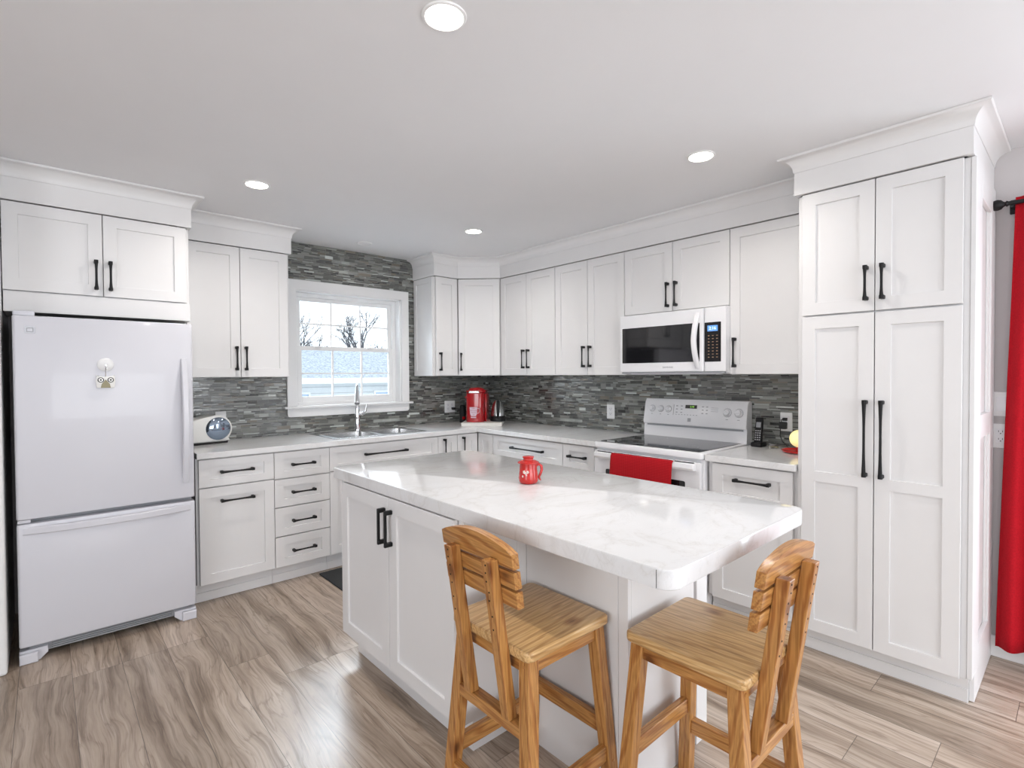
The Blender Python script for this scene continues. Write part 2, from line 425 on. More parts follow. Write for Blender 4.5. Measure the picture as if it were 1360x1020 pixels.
b = new(); box(b, -.016, -.0005, -4.24, -3.822, 0, .10, bev=.004); box(b, -.016, -.0005, -7.57, -6.06, 0, .10, bev=.004)
struct('baseboard_right', b, 'trimw')

# window above the sink
b = new()
jx = .012
box(b, WX0-jx+.012, WX0+.012, .0, .14, WZ0, WZ1); box(b, WX1-.012, WX1, .0, .14, WZ0, WZ1)
box(b, WX0, WX1, .0, .14, WZ1-.012, WZ1+.009); box(b, WX0, WX1, .0, .14, WZ0-.018, WZ0)
# casing, three sides and rounded apron, stool
CT = .022
prism(b, [(WX0-.07, WZ0-.01), (WX0-.001, WZ0-.01), (WX0-.001, WZ1), (WX1+.001, WZ1), (WX1+.001, WZ0-.01), (WX1+.07, WZ0-.01), (WX1+.07, WZ1+.074), (WX0-.07, WZ1+.074)], 'y', -CT, -.0005, bev=.002)
prism(b, rrect(WX0-.07, WX1+.068, 1.049, 1.117, [.002, .002, .022, .022], 4), 'y', -CT, -.0005, bev=.002)
box(b, WX0-.098, WX1+.097, -.05, .1, 1.115, 1.133, bev=.003)
win = struct('window_1', b, 'trimw')
FX0, FX1, FZ0, FZ1 = WX0+.012, WX1-.012, WZ0, WZ1-.012
def frame_rect(bm, x0, x1, z0, z1, w, y0, y1, wb=None, wt=None, bev=.002):
    wb = w if wb is None else wb; wt = w if wt is None else wt
    box(bm, x0, x0+w, y0, y1, z0, z1, bev); box(bm, x1-w, x1, y0, y1, z0, z1, bev)
    box(bm, x0+w, x1-w, y0, y1, z0, z0+wb, bev); box(bm, x0+w, x1-w, y0, y1, z1-wt, z1, bev)
b = new(); frame_rect(b, FX0, FX1, FZ0, FZ1, .03, .075, .135); obj('window_frame', b, 'trimw', win)
zm = 1.588
def sash(name, z0, z1, y0, y1, wb, wt):
    x0, x1 = FX0+.03, FX1-.03
    b = new(); frame_rect(b, x0, x1, z0, z1, .035, y0, y1, wb, wt); s = obj(name, b, 'trimw', win)
    gx0, gx1, gz0, gz1 = x0+.035, x1-.035, z0+wb, z1-wt; ym = (y0+y1)/2
    b = new(); box(b, gx0, gx1, ym-.002, ym+.002, gz0, gz1); obj('glass_pane', b, 'glass', s)
    b = new()
    for k in (1, 2):
        xx = gx0+(gx1-gx0)*k/3; box(b, xx-.006, xx+.006, ym-.007, ym+.007, gz0, gz1, .001)
    zz = (gz0+gz1)/2; box(b, gx0, gx1, ym-.0065, ym+.0065, zz-.006, zz+.006, .001)
    obj('muntin', b, 'trimw', s)
sash('upper_sash', zm-.008, FZ1-.03, .106, .130, .03, .03)
sash('lower_sash', FZ0+.028, zm+.022, .078, .103, .045, .034)
b = new()
for xx in (-1.72, -1.26): box(b, xx-.03, xx+.03, .060, .0775, zm+.010, zm+.024, .004)
obj('sash_lock', b, 'trimw', win)

# mosaic backsplash
b = new()
T0 = .0075
for q in ((-2.75, WX0-.071, .9165, HC-.001), (WX1+.071, -.008, .9165, HC-.001), (WX0-.071, WX1+.071, .9165, 1.048), (WX0-.071, WX1+.071, WZ1+.075, HC-.001)):
    box(b, q[0], q[1], -.0004, .0075, q[2], q[3])
tag(obj('backsplash', b, 'tile'), 'grey glass and stone strip mosaic around the sink window', 'backsplash')
b = new(); box(b, -.0075, -.0004, -3.178, -.001, .9165, 1.40)
tag(obj('backsplash', b, 'tile'), 'grey strip mosaic on the wall behind the white range', 'backsplash')

# patio door behind the camera's right
b = new()
for (y0, y1) in ((-4.30, -4.25), (-6.05, -6.0)): box(b, .0, .09, y0, y1, 0, 2.06)
box(b, .0, .09, -6.0, -4.30, 2.01, 2.06); box(b, .02, .08, -5.18, -5.12, .02, 2.01); struct('door_1', b, 'trimw')

# ------------------------------------------------------------------ cabinets
def shaker(bm, x0, x1, z0, z1, t=.019, st=.058, rec=.009, y=0, mid=None, sb=None):
    """shaker front lying at y..y+t, face toward -y; mid = height of an extra rail"""
    st = min(st, (x1-x0)*.3); sz = min(st, (z1-z0)*.27) if sb is None else sb
    def ring(a, b, c, d, yy): return [bm.verts.new(p) for p in ((a, yy, c), (b, yy, c), (b, yy, d), (a, yy, d))]
    e = .0012
    fr0 = ring(x0, x1, z0, z1, y+e); fr = ring(x0+e, x1-e, z0+e, z1-e, y); bk = ring(x0, x1, z0, z1, y+t)
    bm.faces.new(bk[::-1])
    for i in range(4):
        j = (i+1) % 4
        bm.faces.new([bk[i], bk[j], fr0[j], fr0[i]]); bm.faces.new([fr0[i], fr0[j], fr[j], fr[i]])
    wins = [(z0+sz, z1-sz)] if mid is None else [(z0+sz, mid-sz*.42), (mid+sz*.42, z1-sz)]
    # face of the frame as strips
    zs = [z0+e] + [q for w in wins for q in w] + [z1-e]
    xs = [x0+e, x0+st, x1-st, x1-e]
    V = {}
    def g(i, j):
        if (i, j) not in V: V[(i, j)] = bm.verts.new((xs[i], y, zs[j]))
        return V[(i, j)]
    for j in range(len(zs)-1):
        hole = j % 2 == 1
        for i in range(3):
            if hole and i == 1: continue
            bm.faces.new([g(i, j), g(i+1, j), g(i+1, j+1), g(i, j+1)])
        if hole:
            o = [g(1, j), g(2, j), g(2, j+1), g(1, j+1)]
            s = .0015
            p = [bm.verts.new(q) for q in ((xs[1]+s, y+rec, zs[j]+s), (xs[2]-s, y+rec, zs[j]+s), (xs[2]-s, y+rec, zs[j+1]-s), (xs[1]+s, y+rec, zs[j+1]-s))]
            for k in range(4): bm.faces.new([o[k], o[(k+1) % 4], p[(k+1) % 4], p[k]])
            bm.faces.new(p)
    bmesh.ops.remove_doubles(bm, verts=bm.verts, dist=1e-6)

def pull_bm(L, vertical, cx, cz, y=0, square=False):
    """black pull: bar flared at both ends on two posts, centred (cx,cz), standing off toward -y"""
    bm = new(); so = .030; n = 12
    pts = []; rad = []
    for i in range(n+1):
        s = -1+2*i/n; pts.append(s*L/2); a = abs(s)
        rad.append((.0052 + .0040*max(0, (a-.25)/.75)**1.6) if not square else .0075)
    rings = []
    for s, r in zip(pts, rad):
        ring = []
        for k in range(10):
            a = 2*PI*k/10; ca, sa = math.cos(a), math.sin(a)
            if square: ca, sa = max(-.75, min(.75, ca*1.4)), max(-.75, min(.75, sa*1.4))
            ring.append(bm.verts.new((cx+r*ca, y-so+r*sa*.8, cz+s) if vertical else (cx+s, y-so+r*sa*.8, cz+r*ca)))
        rings.append(ring)
    for a, b_ in zip(rings, rings[1:]):
        for k in range(10): bm.faces.new([a[k], a[(k+1) % 10], b_[(k+1) % 10], b_[k]])
    for rg in (rings[0], rings[-1]): bm.faces.new(rg)
    for s in (-1, 1):
        p = s*(L/2-.009); w = .0088
        if vertical: box(bm, cx-w, cx+w, y-so-.004, y+.001, cz+p-w, cz+p+w, .003)
        else: box(bm, cx+p-w, cx+p+w, y-so-.004, y+.001, cz-w, cz+w, .003)
    return bm

def cabinet(name, label, w, d, z0, z1, loc, rz, fronts, toe=0, group=None, side_gap=.0005, extra=None, poly=None, tw=None):
    """origin: front left foot of the carcass; door faces at local y=0, carcass behind y=.021"""
    t = thing(name, label, 'cabinet', (loc[0], loc[1], 0), rz, group)
    b = new()
    if poly: prism(b, poly, 'z', z0, z1)
    else: box(b, side_gap, w-side_gap, .025, d, z0, z1, .001)
    if toe:
        box(b, side_gap, w-side_gap, .075, d, 0.0005, z0-.0005); box(b, side_gap, w-side_gap, .068, .0748, 0.0005, .055, .001)
    obj('carcass', b, 'white', t)
    for f in fronts:
        kind, x0, x1, a, c = f[:5]; hd = f[5] if len(f) > 5 else None; mid = f[6] if len(f) > 6 else None
        b = new(); shaker(b, x0+.002, x1-.002, a+.002, c-.002, mid=mid)
        o = obj(kind, b, 'white', t)
        if hd:
            for h in (hd if isinstance(hd, list) else [hd]):
                sq = len(h) > 4 and h[4]
                obj('handle', pull_bm(h[0], h[1], h[2], h[3], square=sq), 'black', o, smooth=True)
    if extra: extra(t)
    return t

BD = .619   # base cabinets reach from the door face to just off the wall
ZT, ZB = .872, .118
CZ0 = .880
def base(label, x0, x1, fronts, win_wall=True, **k):
    w = abs(x1-x0)
    loc = (x0, -.62) if win_wall else (-.62, x0)
    return cabinet('base_cabinet', label, w, .612, ZB, CZ0-.001, loc, 0 if win_wall else RZ, fronts, toe=1, group=None, **k)

w = .44
base('white base cabinet beside the fridge, one drawer over a tall pull-out front', -2.733, -2.2935,
     [('drawer', .012, w, .703, ZT, (.19, False, .22, .790)), ('door', .012, w, ZB, .700, (.19, False, .22, .615))])
w = .3665
base('narrow white base cabinet with a stack of four equal drawers', -2.2930, -1.9275,
     [('drawer', 0, w, .697, ZT, (.155, False, .1830, .785)), ('drawer', 0, w, .511, .694, (.155, False, .183, .603)),
      ('drawer', 0, w, .319, .508, (.155, False, .183, .414)), ('drawer', 0, w, ZB, .316, (.155, False, .183, .217))])
w = .8995
def sink_cab():
    t = thing('base_cabinet', 'wide white sink base cabinet with one long black handle under the window', 'cabinet', (-1.927, -.62, 0))
    b = new(); box(b, .0005, w-.0005, .021, .612, ZB, .70, .001); box(b, .0005, w-.0005, .075, .612, .0005, ZB-.0005); box(b, .0005, w-.0005, .068, .0748, .0005, .055, .001)
    box(b, .0005, w-.0005, .021, .036, .70, CZ0-.001)
    obj('carcass', b, 'white', t)
    for kind, x0, x1, a, c, h in (('drawer', 0, w, .703, ZT, (.35, False, .432, .797)), ('door', 0, w/2, ZB, .70, (.155, True, w/2-.03, .60)), ('door', w/2, w, ZB, .70, (.155, True, w/2+.03, .60))):
        b = new(); shaker(b, x0+.0015, x1-.0015, a+.0015, c-.0015); o = obj(kind, b, 'white', t)
        obj('handle', pull_bm(*h), 'black', o, smooth=True)
sink_cab()
w = .1905
base('slim white base cabinet just right of the sink cabinet, narrow door', -1.027, -.8365, [('door', 0, w, ZB, ZT, (.16, True, .055, .77))])
w = .214
base('slim white base cabinet in the inner corner under the window wall worktop', -.836, -.622, [('door', 0, w, ZB, ZT, (.16, True, .055, .77))])
# range-wall bases
w = .2005
base('slim white corner base cabinet without a handle on the range wall', -.622, -.8225, [('door', .001, w, ZB, ZT)], win_wall=False)
w = .784
base('wide white base cabinet with a broad drawer behind the red mug', -.823, -1.607,
     [('drawer', 0, w, .703, ZT, (.355, False, .42, .790)), ('drawer', 0, w, .412, .70, (.355, False, .42, .56)), ('drawer', 0, w, ZB, .409, (.355, False, .42, .26))], win_wall=False)
w = .321
base('white base cabinet with a small drawer left of the range', -1.6075, -1.9285,
     [('drawer', 0, w-.03, .703, ZT, (.16, False, .145, .790)), ('door', 0, w-.03, ZB, .70, (.155, True, .04, .60))], win_wall=False)
w = .474
base('white base cabinet with one drawer between the range and the tall pantry', -2.704, -3.178,
     [('drawer', .03, w-.02, .655, ZT, (.19, False, .255, .793)), ('door', .03, w-.02, ZB, .652)], win_wall=False)

# upper cabinets
UB, UT = 1.362, 2.2285
UD = .321
def upper(label, x0, x1, fronts, win_wall=True, z0=UB, d=.340, fy=.342):
    w = abs(x1-x0); loc = (x0, -fy) if win_wall else (-fy, x0)
    return cabinet('wall_cabinet', label, w, d, z0, UT, loc, 0 if win_wall else RZ, fronts)
HU = 1.500
upper('white double-door wall cabinet between the fridge cabinet and the window', -2.725, -2.085,
      [('door', .005, .317, UB, UT, (.160, True, .288, 1.488)), ('door', .317, .627, UB, UT, (.160, True, .346, 1.488))])
w = .245
def side_door(t):
    b = new(); # framed side facing the window
    for q in ((.03, .075, UB, UT), (.285, .33, UB, UT), (.075, .285, UB, UB+.05), (.075, .285, UT-.05, UT)):
        box(b, -.008, -.0002, q[0], q[1], q[2]+.001, q[3]-.001, .001)
    obj('side_frame', b, 'white', t)
c = cabinet('wall_cabinet', 'slim white wall cabinet right of the window, narrow door and panelled side', .245, .340, UB, UT, (-.866, -.342), 0,
            [('door', .014, .2445, UB, UT, (.160, True, .050, 1.487))], extra=side_door)
# diagonal corner cabinet
t = .383
s2 = math.sqrt(.5)
cabinet('wall_cabinet', 'diagonal white corner wall cabinet above the red coffee maker', .3835, .3, UB, UT, (-.6205, -.342), -PI/4,
        [('door', .004, .379, UB, UT, (.160, True, .032, 1.487))],
        poly=[(.002, .021), (.3815, .021), (.3815+.215, .236), (.19175, .641-.0), (-.215+.002, .236)])
upper('white double-door wall cabinet beside the diagonal corner cabinet', -.6085, -1.275,
      [('door', 0, .334, UB, UT, (.160, True, .3035, 1.502)), ('door', .334, .6665, UB, UT, (.160, True, .3645, 1.502))], win_wall=False)
upper('white double-door wall cabinet just left of the microwave', -1.2755, -1.944,
      [('door', 0, .334, UB, UT, (.160, True, .303, 1.502)), ('door', .334, .6685, UB, UT, (.160, True, .365, 1.502))], win_wall=False)
upper('short white double-door cabinet above the microwave', -1.9445, -2.702,
      [('door', 0, .3775, 1.777, UT, (.160, True, .347, 1.885)), ('door', .3775, .7575, 1.777, UT, (.160, True, .408, 1.885))], win_wall=False, z0=1.775)
upper('white single-door wall cabinet between the microwave and the pantry', -2.7025, -3.178,
      [('door', 0, .4755, UB, UT, (.175, True, .034, 1.492))], win_wall=False)
# cabinet above the fridge
def filler(t):
    b = new(); box(b, .003, .7845, .004, .30, 1.692, 1.791, .001); obj('filler_board', b, 'white', t)
cabinet('wall_cabinet', 'deep white double-door cabinet above the fridge', .785, .628, 1.7925, UT, (-3.535, -.633), 0,
        [('door', 0, .387, 1.795, UT, (.155, True, .357, 1.905)), ('door', .387, .770, 1.795, UT, (.155, True, .417, 1.905))], extra=filler)
# pantry
def pantry_side(t):
    b = new(); W0 = .64
    for q in ((.02, .19, .12, UT-.001), (.50, .640, .003, UT-.001), (.19, .50, 1.085, 1.185), (.19, .50, 2.10, UT-.001), (.0885, .19, .003, .119), (.19, .50, .003, .21)):
        box(b, W0+.0002, W0+.017, q[0], q[1], q[2], q[3], .0015)
    for (a, c) in ((.21, 1.085), (1.185, 2.10)):
        for q in ((.19, .215, a, c), (.475, .50, a, c)): box(b, W0+.0002, W0+.009, q[0], q[1], q[2], q[3], .001)
    obj('side_frame', b, 'white', t)
cabinet('pantry_cabinet', 'tall white four-door pantry cabinet at the right end of the range wall', .640, .640, ZB, UT, (-.644, -3.180), RZ,
        [('door', .022, .322, 1.643, UT, (.155, True, .291, 1.768)), ('door', .322, .6215, 1.643, UT, (.155, True, .353, 1.768)),
         ('door', .022, .322, ZB, 1.639, (.345, True, .291, 1.073), .872), ('door', .322, .6215, ZB, 1.639, (.345, True, .353, 1.073), .872)], toe=1, extra=pantry_side)

# crown mouldings swept along the cabinet tops
def sweep(bm, path, prof):
    P = [Vector((p[0], p[1])) for p in path]; N = []
    for a, b_ in zip(P, P[1:]):
        d = (b_-a).normalized(); N.append(Vector((d.y, -d.x)))
    rings = []
    for i, p in enumerate(P):
        if i == 0: m = N[0]
        elif i == len(P)-1: m = N[-1]
        else:
            m = (N[i-1]+N[i]); m = m/(m.dot(N[i]))
        rings.append([bm.verts.new((p.x+m.x*o, p.y+m.y*o, z)) for o, z in prof])
    n = len(prof)
    for a, b_ in zip(rings, rings[1:]):
        for k in range(n): bm.faces.new([a[k], a[(k+1) % n], b_[(k+1) % n], b_[k]])
    bm.faces.new(rings[0]); bm.faces.new(rings[-1][::-1])
CT_ = HC-.0008
frz = [(-.012, UT+.0035), (.010, UT+.0035), (.010, 2.3395), (-.012, 2.3395)]
cov = [(-.012, 2.340), (.012, 2.340), (.014, 2.346)] + [(.014+.05*(1-math.cos(a)), 2.346+.054*math.sin(a)) for a in [PI/2*k/8 for k in range(1, 9)]] + [(.068, 2.404), (.068, CT_), (-.012, CT_)]
def crown(label, path):
    t = thing('crown_molding', label, 'moulding', (0, 0, 0))
    b = new(); sweep(b, path, frz); obj('frieze_board', b, 'white', t)
    b = new(); sweep(b, path, cov); obj('cove_strip', b, 'white', t, smooth=True)
crown('white crown moulding running above the fridge cabinet', [(-3.536, -.633), (-2.75, -.633), (-2.75, -.43)])
crown('white crown moulding above the wall cabinet left of the window', [(-2.76, -.342), (-2.085, -.342), (-2.085, -.002)])
crown('long white crown moulding bending round the corner above the range wall cabinets', [(-.866, -.002), (-.866, -.342), (-.621, -.342), (-.342, -.608), (-.342, -3.098)])
crown('white crown moulding projecting on top of the tall pantry', [(-.33, -3.180), (-.644, -3.180), (-.644, -3.820), (-.002, -3.820)])

# ------------------------------------------------------------------ worktops
SKX0, SKX1, SKY0, SKY1 = -1.855, -1.105, -.545, -.105
b = new()
xs = [-2.733, SKX0, SKX1, -.645, -.002]; ys = [-1.927, -.645, SKY0, SKY1, -.002]
slab(b, xs, ys, lambda i, j: (j == 0 and i < 3) or (i == 1 and j == 2), CZ0, .915)
wt = tag(obj('countertop', b, 'marble', bevel=.003), 'L-shaped marble-pattern worktop under the window and left of the range', 'countertop')
b = new(); box(b, -.645, -.002, -3.178, -2.7035, CZ0, .915)
tag(obj('countertop', b, 'marble', bevel=.003), 'short marble-pattern worktop between the range and the pantry', 'countertop')

# sink
t = thing('kitchen_sink', 'stainless steel double-bowl drop-in sink under the window', 'sink', (-1.48, -.325, .915))
b = new()
X0, X1, Y0, Y1 = -.385, .385, -.245, .250
B = [(-.345, -.015), (.015, .345)]; yb0, yb1 = -.205, .150
slab(b, [X0, B[0][0], B[0][1], B[1][0], B[1][1], X1], [Y0, yb0, yb1, Y1], lambda i, j: j == 1 and i in (1, 3), .0005, .005)
obj('rim', b, 'steel', t, bevel=.0015)
for (x0, x1) in B:
    b = new(); pr = rrect(x0-.002, x1+.002, yb0-.002, yb1+.002, .035, 5); pr2 = rrect(x0+.008, x1-.008, yb0+.008, yb1-.008, .035, 5)
    po = rrect(x0-.006, x1+.006, yb0-.006, yb1+.006, .035, 5)
    r1 = [b.verts.new((p[0], p[1], 0)) for p in pr]; r2_ = [b.verts.new((p[0], p[1], -.15)) for p in pr2]
    q1 = [b.verts.new((p[0], p[1], 0)) for p in po]; q2 = [b.verts.new((p[0], p[1], -.153)) for p in pr]
    n = len(pr)
    for i in range(n):
        j = (i+1) % n
        b.faces.new([r1[i], r1[j], r2_[j], r2_[i]]); b.faces.new([q1[i], q1[j], q2[j], q2[i]]); b.faces.new([r1[i], r1[j], q1[j], q1[i]])
    b.faces.new(r2_); b.faces.new(q2)
    bo = obj('bowl', b, 'steel', t, smooth=True)
    b = new(); lathe(b, [(.001, .001), (.035, .001), (.040, .004), (.040, .0005)], ((x0+x1)/2, -.03, -.15), 20, caps=False); obj('drain', b, 'chrome', bo, smooth=True)
# faucet
t = thing('faucet', 'tall chrome single-lever pull-down faucet behind the sink', 'faucet', (-1.489, -.135, .920), -.445)
b = new(); lathe(b, [(.027, 0), (.027, .012), (.022, .022), (.020, .10), (.021, .12), (.019, .14), (.018, .20), (.0135, .215)], (0, 0, 0), 24); obj('body', b, 'chrome', t, smooth=True)
b = new(); pts = [(0, 0, .21), (0, 0, .30)] + [(0, -.075+.075*math.cos(a), .30+.075*math.sin(a)) for a in [PI*k/12 for k in range(1, 11)]]
tube(b, pts, .0115, 14); obj('spout', b, 'chrome', t, smooth=True)
e = Vector(pts[-1]); d = (Vector(pts[-1])-Vector(pts[-2])).normalized()
b = new(); tube(b, [e, e+d*.02, e+d*.06, e+d*.13, e+d*.135], [.013, .016, .017, .021, .017], 16); obj('spray_head', b, 'chrome', t, smooth=True)
b = new(); tube(b, [(.015, 0, .135), (.045, 0, .135), (.065, -.005, .16), (.075, -.01, .215)], [.014, .014, .009, .006], 12); obj('lever', b, 'chrome', t, smooth=True)

# ------------------------------------------------------------------ fridge
t = thing('refrigerator', 'white bottom-freezer fridge standing in the left alcove', 'refrigerator', (-3.134, -.4, 0))
FXL, FXR, FY = -.365, .366, -.3735     # local
b = new(); box(b, FXL+.004, FXR-.004, -.30, .36, .065, 1.655, .004); obj('body', b, 'gap', t)
b = new(); prism(b, rrect(FXL, FXR, FY, -.306, [.004, .004, .014, .014], 4), 'z', .692, 1.663, bev=.006, seg=3)
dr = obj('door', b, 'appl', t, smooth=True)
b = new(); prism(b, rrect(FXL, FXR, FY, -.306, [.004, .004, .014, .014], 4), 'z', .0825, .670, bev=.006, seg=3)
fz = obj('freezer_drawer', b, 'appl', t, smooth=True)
def bow_handle(bm, p0, p1, out, w, h, n=14, axis='z', outer=.05):
    """curved bar from p0 to p1 bowed toward -y"""
    rings = []
    for i in range(n+1):
        s = i/n; p = Vector(p0).lerp(Vector(p1), s); bow = out*(1-abs(2*s-1)**2.4)
        y1 = p.y-bow-.006; y0 = y1+h
        if i in (0, n): y0 = p.y+.004
        pts = ((-w/2, y0), (-w/2, y1+.004), (-w/2+.004, y1), (w/2-.004, y1), (w/2, y1+.004), (w/2, y0))
        rings.append([bm.verts.new((p.x+a, yy, p.z) if axis == 'z' else (p.x, yy, p.z+a)) for a, yy in pts])
    for a, c_ in zip(rings, rings[1:]):
        for k in range(6): bm.faces.new([a[k], a[(k+1) % 6], c_[(k+1) % 6], c_[k]])
    bm.faces.new(rings[0]); bm.faces.new(rings[-1])
b = new(); bow_handle(b, (.322, FY, .775), (.322, FY, 1.468), .048, .030, .022); obj('handle', b, 'appl', dr, smooth=True)
b = new(); bow_handle(b, (-.342, FY, .638), (.342, FY, .638), .045, .034, .022, axis='x'); obj('handle', b, 'appl', fz, smooth=True)
b = new(); prism(b, rrect(-.323, -.283, 1.578, 1.612, .006, 3), 'y', FY-.0015, FY+.0005); box(b, -.315, -.291, FY-.0022, FY-.001, 1.585, 1.605, .002); obj('badge', b, 'badge', dr)
b = new(); box(b, FXL+.006, FXR-.006, -.306, -.298, .0825, 1.66); obj('gasket', b, 'grey', t)
b = new()
for k in range(4): box(b, -.25, .25, -.335, -.30, .035+.010*k, .041+.010*k, .001)
box(b, -.33, .33, -.326, -.30, .030, .078); g_ = obj('toe_grille', b, 'grey', t)
for s in (-1, 1):
    b = new(); xo, xi, xk = s*.3655, s*.292, s*.262
    A = [(xo, .001), (xi, .001), (xk, .030), (xk, .060), (xo, .060)]
    if s < 0: A = A[::-1]
    prism(b, A, 'y', -.352, -.30, bev=.004)
    B_ = [(xo, .001), (xi+s*.006, .001), (xi+s*.006, .050), (xo, .050)]
    if s < 0: B_ = B_[::-1]
    prism(b, B_, 'y', -.374, -.34, bev=.006)
    obj('foot_cover', b, 'appl', t)
b = new(); box(b, FXL+.002, FXL+.080, -.345, -.27, 1.664, 1.688, .003); obj('hinge_cover', b, 'appl', t)
b = new(); box(b, FXL+.004, FXL+.05, FY+.012, FY+.05, .674, .689, .001); obj('hinge', b, 'appl', t)
# hook and owl magnet
yk = -.4+FY-.0005
b = new(); lathe(b, [(.034, 0), (.034, -.004), (.028, -.009), (.012, -.012), (.001, -.0125)], (-3.156, yk, 1.432), 28, 'y')
hk = tag(obj('wall_hook', b, 'trimw', smooth=True), 'round white adhesive hook on the upper fridge door', 'hook')
b = new(); tube(b, [(-3.156, yk-.010, 1.437), (-3.156, yk-.020, 1.428), (-3.156, yk-.024, 1.414), (-3.156, yk-.018, 1.405), (-3.156, yk-.012, 1.410)], .0022, 8); obj('wire_loop', b, 'chrome', hk, smooth=True)
t = thing('key_ornament', 'small pale owl-faced ornament hanging from the white fridge hook', 'ornament', (-3.157, yk, 1.344))
b = new(); prism(b, [(-.036, -.03), (.036, -.03), (.040, .005), (.036, .036), (.026, .026), (0, .022), (-.026, .026), (-.036, .036), (-.040, .005)], 'y', -.016, -.002, bev=.004); obj('body', b, 'cream', t, smooth=True)
b = new(); prism(b, [(0, .012), (.016, -.010), (.020, -.030), (-.020, -.030), (-.016, -.010)], 'y', -.019, -.015, bev=.001); obj('face_patch', b, 'brownp', t)
for s in (-1, 1):
    b = new(); lathe(b, [(.013, 0), (.013, -.003), (.010, -.0035)], (s*.020, -.0165, .010), 18, 'y'); lathe(b, [(.0095, -.0036), (.0095, -.0042)], (s*.020, -.0165, .010), 18, 'y', mi=1); lathe(b, [(.004, -.0043), (.004, -.0052)], (s*.020, -.0165, .010), 12, 'y', mi=0)
    obj('eye', b, ['black', 'cream'], t)
b = new(); tube(b, [(0, -.010, .024), (.001, -.014, .045), (0, -.018, .058)], .002, 6); obj('ring', b, 'chrome', t)

# ------------------------------------------------------------------ range
RYL, RYR = -1.9335, -2.6985
t = thing('electric_range', 'white freestanding electric range with black glass cooktop', 'stove', (-.002, RYL, 0), RZ)
# local: x 0..RW to the right, y = -(world x): front at y=-.66..., wall at y=0
RW = RYL-RYR
b = new(); box(b, .002, RW-.002, -.635, -.004, .02, .884, .003); box(b, .03, RW-.03, -.60, -.05, .0005, .02); obj('body', b, 'appl2', t)
b = new(); prism(b, rrect(0, RW, -.668, -.085, [.004, .004, .018, .018], 4), 'z', .886, .922, bev=.005, seg=3)
ct = obj('cooktop_frame', b, 'appl2', t, smooth=True)
b = new(); prism(b, rrect(.028, RW-.028, -.635, -.112, .012, 4), 'z', .9205, .9245, bev=.001); gt = obj('glass_top', b, 'cookglass', ct)
for (x, y, r) in ((.20, -.50, .105), (.56, -.50, .085), (.20, -.24, .08), (.56, -.24, .105)):
    b = new(); lathe(b, [(r, 0), (r, .0003), (r-.002, .0003), (r-.002, 0)], (x, y, .9245), 40, caps=False)
    obj('burner_ring', b, 'grey', gt)
# backguard with sloped face
BGY = -.088
b = new(); prism(b, [(-.088, .923), (-.075, 1.008), (-.098, 1.012), (-.100, 1.03), (-.072, 1.165), (-.055, 1.188), (-.03, 1.192), (-.006, 1.185), (-.006, .89), (-.088, .89)], 'x', .004, RW-.004, bev=.006, seg=3)
bg = obj('backguard', b, 'appl2', t, smooth=True)
def bgp(x, z, off=0):   # point on the sloped control face
    s = (z-1.03)/(1.165-1.03); return Vector((x, -.100+.028*s-off, z))
nrm = Vector((0, -(1.165-1.03), .028)).normalized()*1.0
nrm = Vector((0, -.979, .203))
upv = Vector((0, .203, .979))
def knob(x, z, r, style):
    c = bgp(x, z); b = new()
    prof = [(r, 0), (r, .004), (r*.82, .006), (r*.78, .020), (r*.70, .023), (.0005, .0235)] 
    rings = []
    for (rr, h) in prof:
        rings.append([b.verts.new(c+nrm*h+Vector((rr*math.cos(a), 0, 0))+upv*(rr*math.sin(a))) for a in [2*PI*k/24 for k in range(24)]])
    for p, q in zip(rings, rings[1:]):
        for k in range(24): b.faces.new([p[k], p[(k+1) % 24], q[(k+1) % 24], q[k]])
    b.faces.new(rings[0]); b.faces.new(rings[-1])
    o = obj('knob', b, 'appl2', bg, smooth=True)
    b = new(); rr_ = [[b.verts.new(c+nrm*h+Vector((q*math.cos(a), 0, 0))+upv*(q*math.sin(a))) for a in [2*PI*k/24 for k in range(24)]] for q, h in ((r*1.14, .0001), (r*1.14, .0012), (r*.9, .0012))]
    for p, q in zip(rr_, rr_[1:]):
        for k in range(24): b.faces.new([p[k], p[(k+1) % 24], q[(k+1) % 24], q[k]])
    obj('knob_shade', b, 'badge', o)  # grey ring stands in for the shading round the knob
    b = new(); a = random.uniform(-.6, .6); rr = Vector((math.cos(a), 0, 0))+upv*math.sin(a); ss = Vector((-math.sin(a), 0, 0))+upv*math.cos(a)
    q = [c+rr*u*r*.80+ss*v*.004+nrm*h for h in (.0225, .031) for (u, v) in ((-1, -1), (1, -1), (1, 1), (-1, 1))]
    hexa(b, q[:4], q[4:], .001); obj('knob_grip', b, 'appl2', o)
    b = new()
    for k in range(14):
        a = PI*.75-k*2*PI*.75/13; p = c+nrm*.0003+Vector((math.cos(a), 0, 0))*r*1.25+upv*math.sin(a)*r*1.25
        q = [p+Vector((u, 0, 0))*.0012+upv*v*.0012+nrm*h for h in (0, .0005) for (u, v) in ((-1, -1), (1, -1), (1, 1), (-1, 1))]; hexa(b, q[:4], q[4:])
    obj('dial_marks', b, 'print', o)
for y in (-2.005, -2.075, -2.137): knob(RYL-y, 1.118, .021, 0)
for y in (-2.567, -2.643): knob(RYL-y, 1.112, .025, 1)
def panel_box(bm, x0, x1, z0, z1, h0, h1, mi=0):
    q = [bgp(x, z)+nrm*h for h in (h0, h1) for (x, z) in ((x0, z0), (x1, z0), (x1, z1), (x0, z1))]; n0 = len(bm.faces)
    hexa(bm, q[:4], q[4:])
b = new(); panel_box(b, .333, .418, 1.128, 1.152, .0002, .0014); dp = obj('display', b, 'glass_black', bg)
b = new(); text_bm(b, '2:18', .018, bgp(.383, 1.140)+nrm*.0018, (1, 0, 0), upv); obj('digits', b, 'led_green', dp)
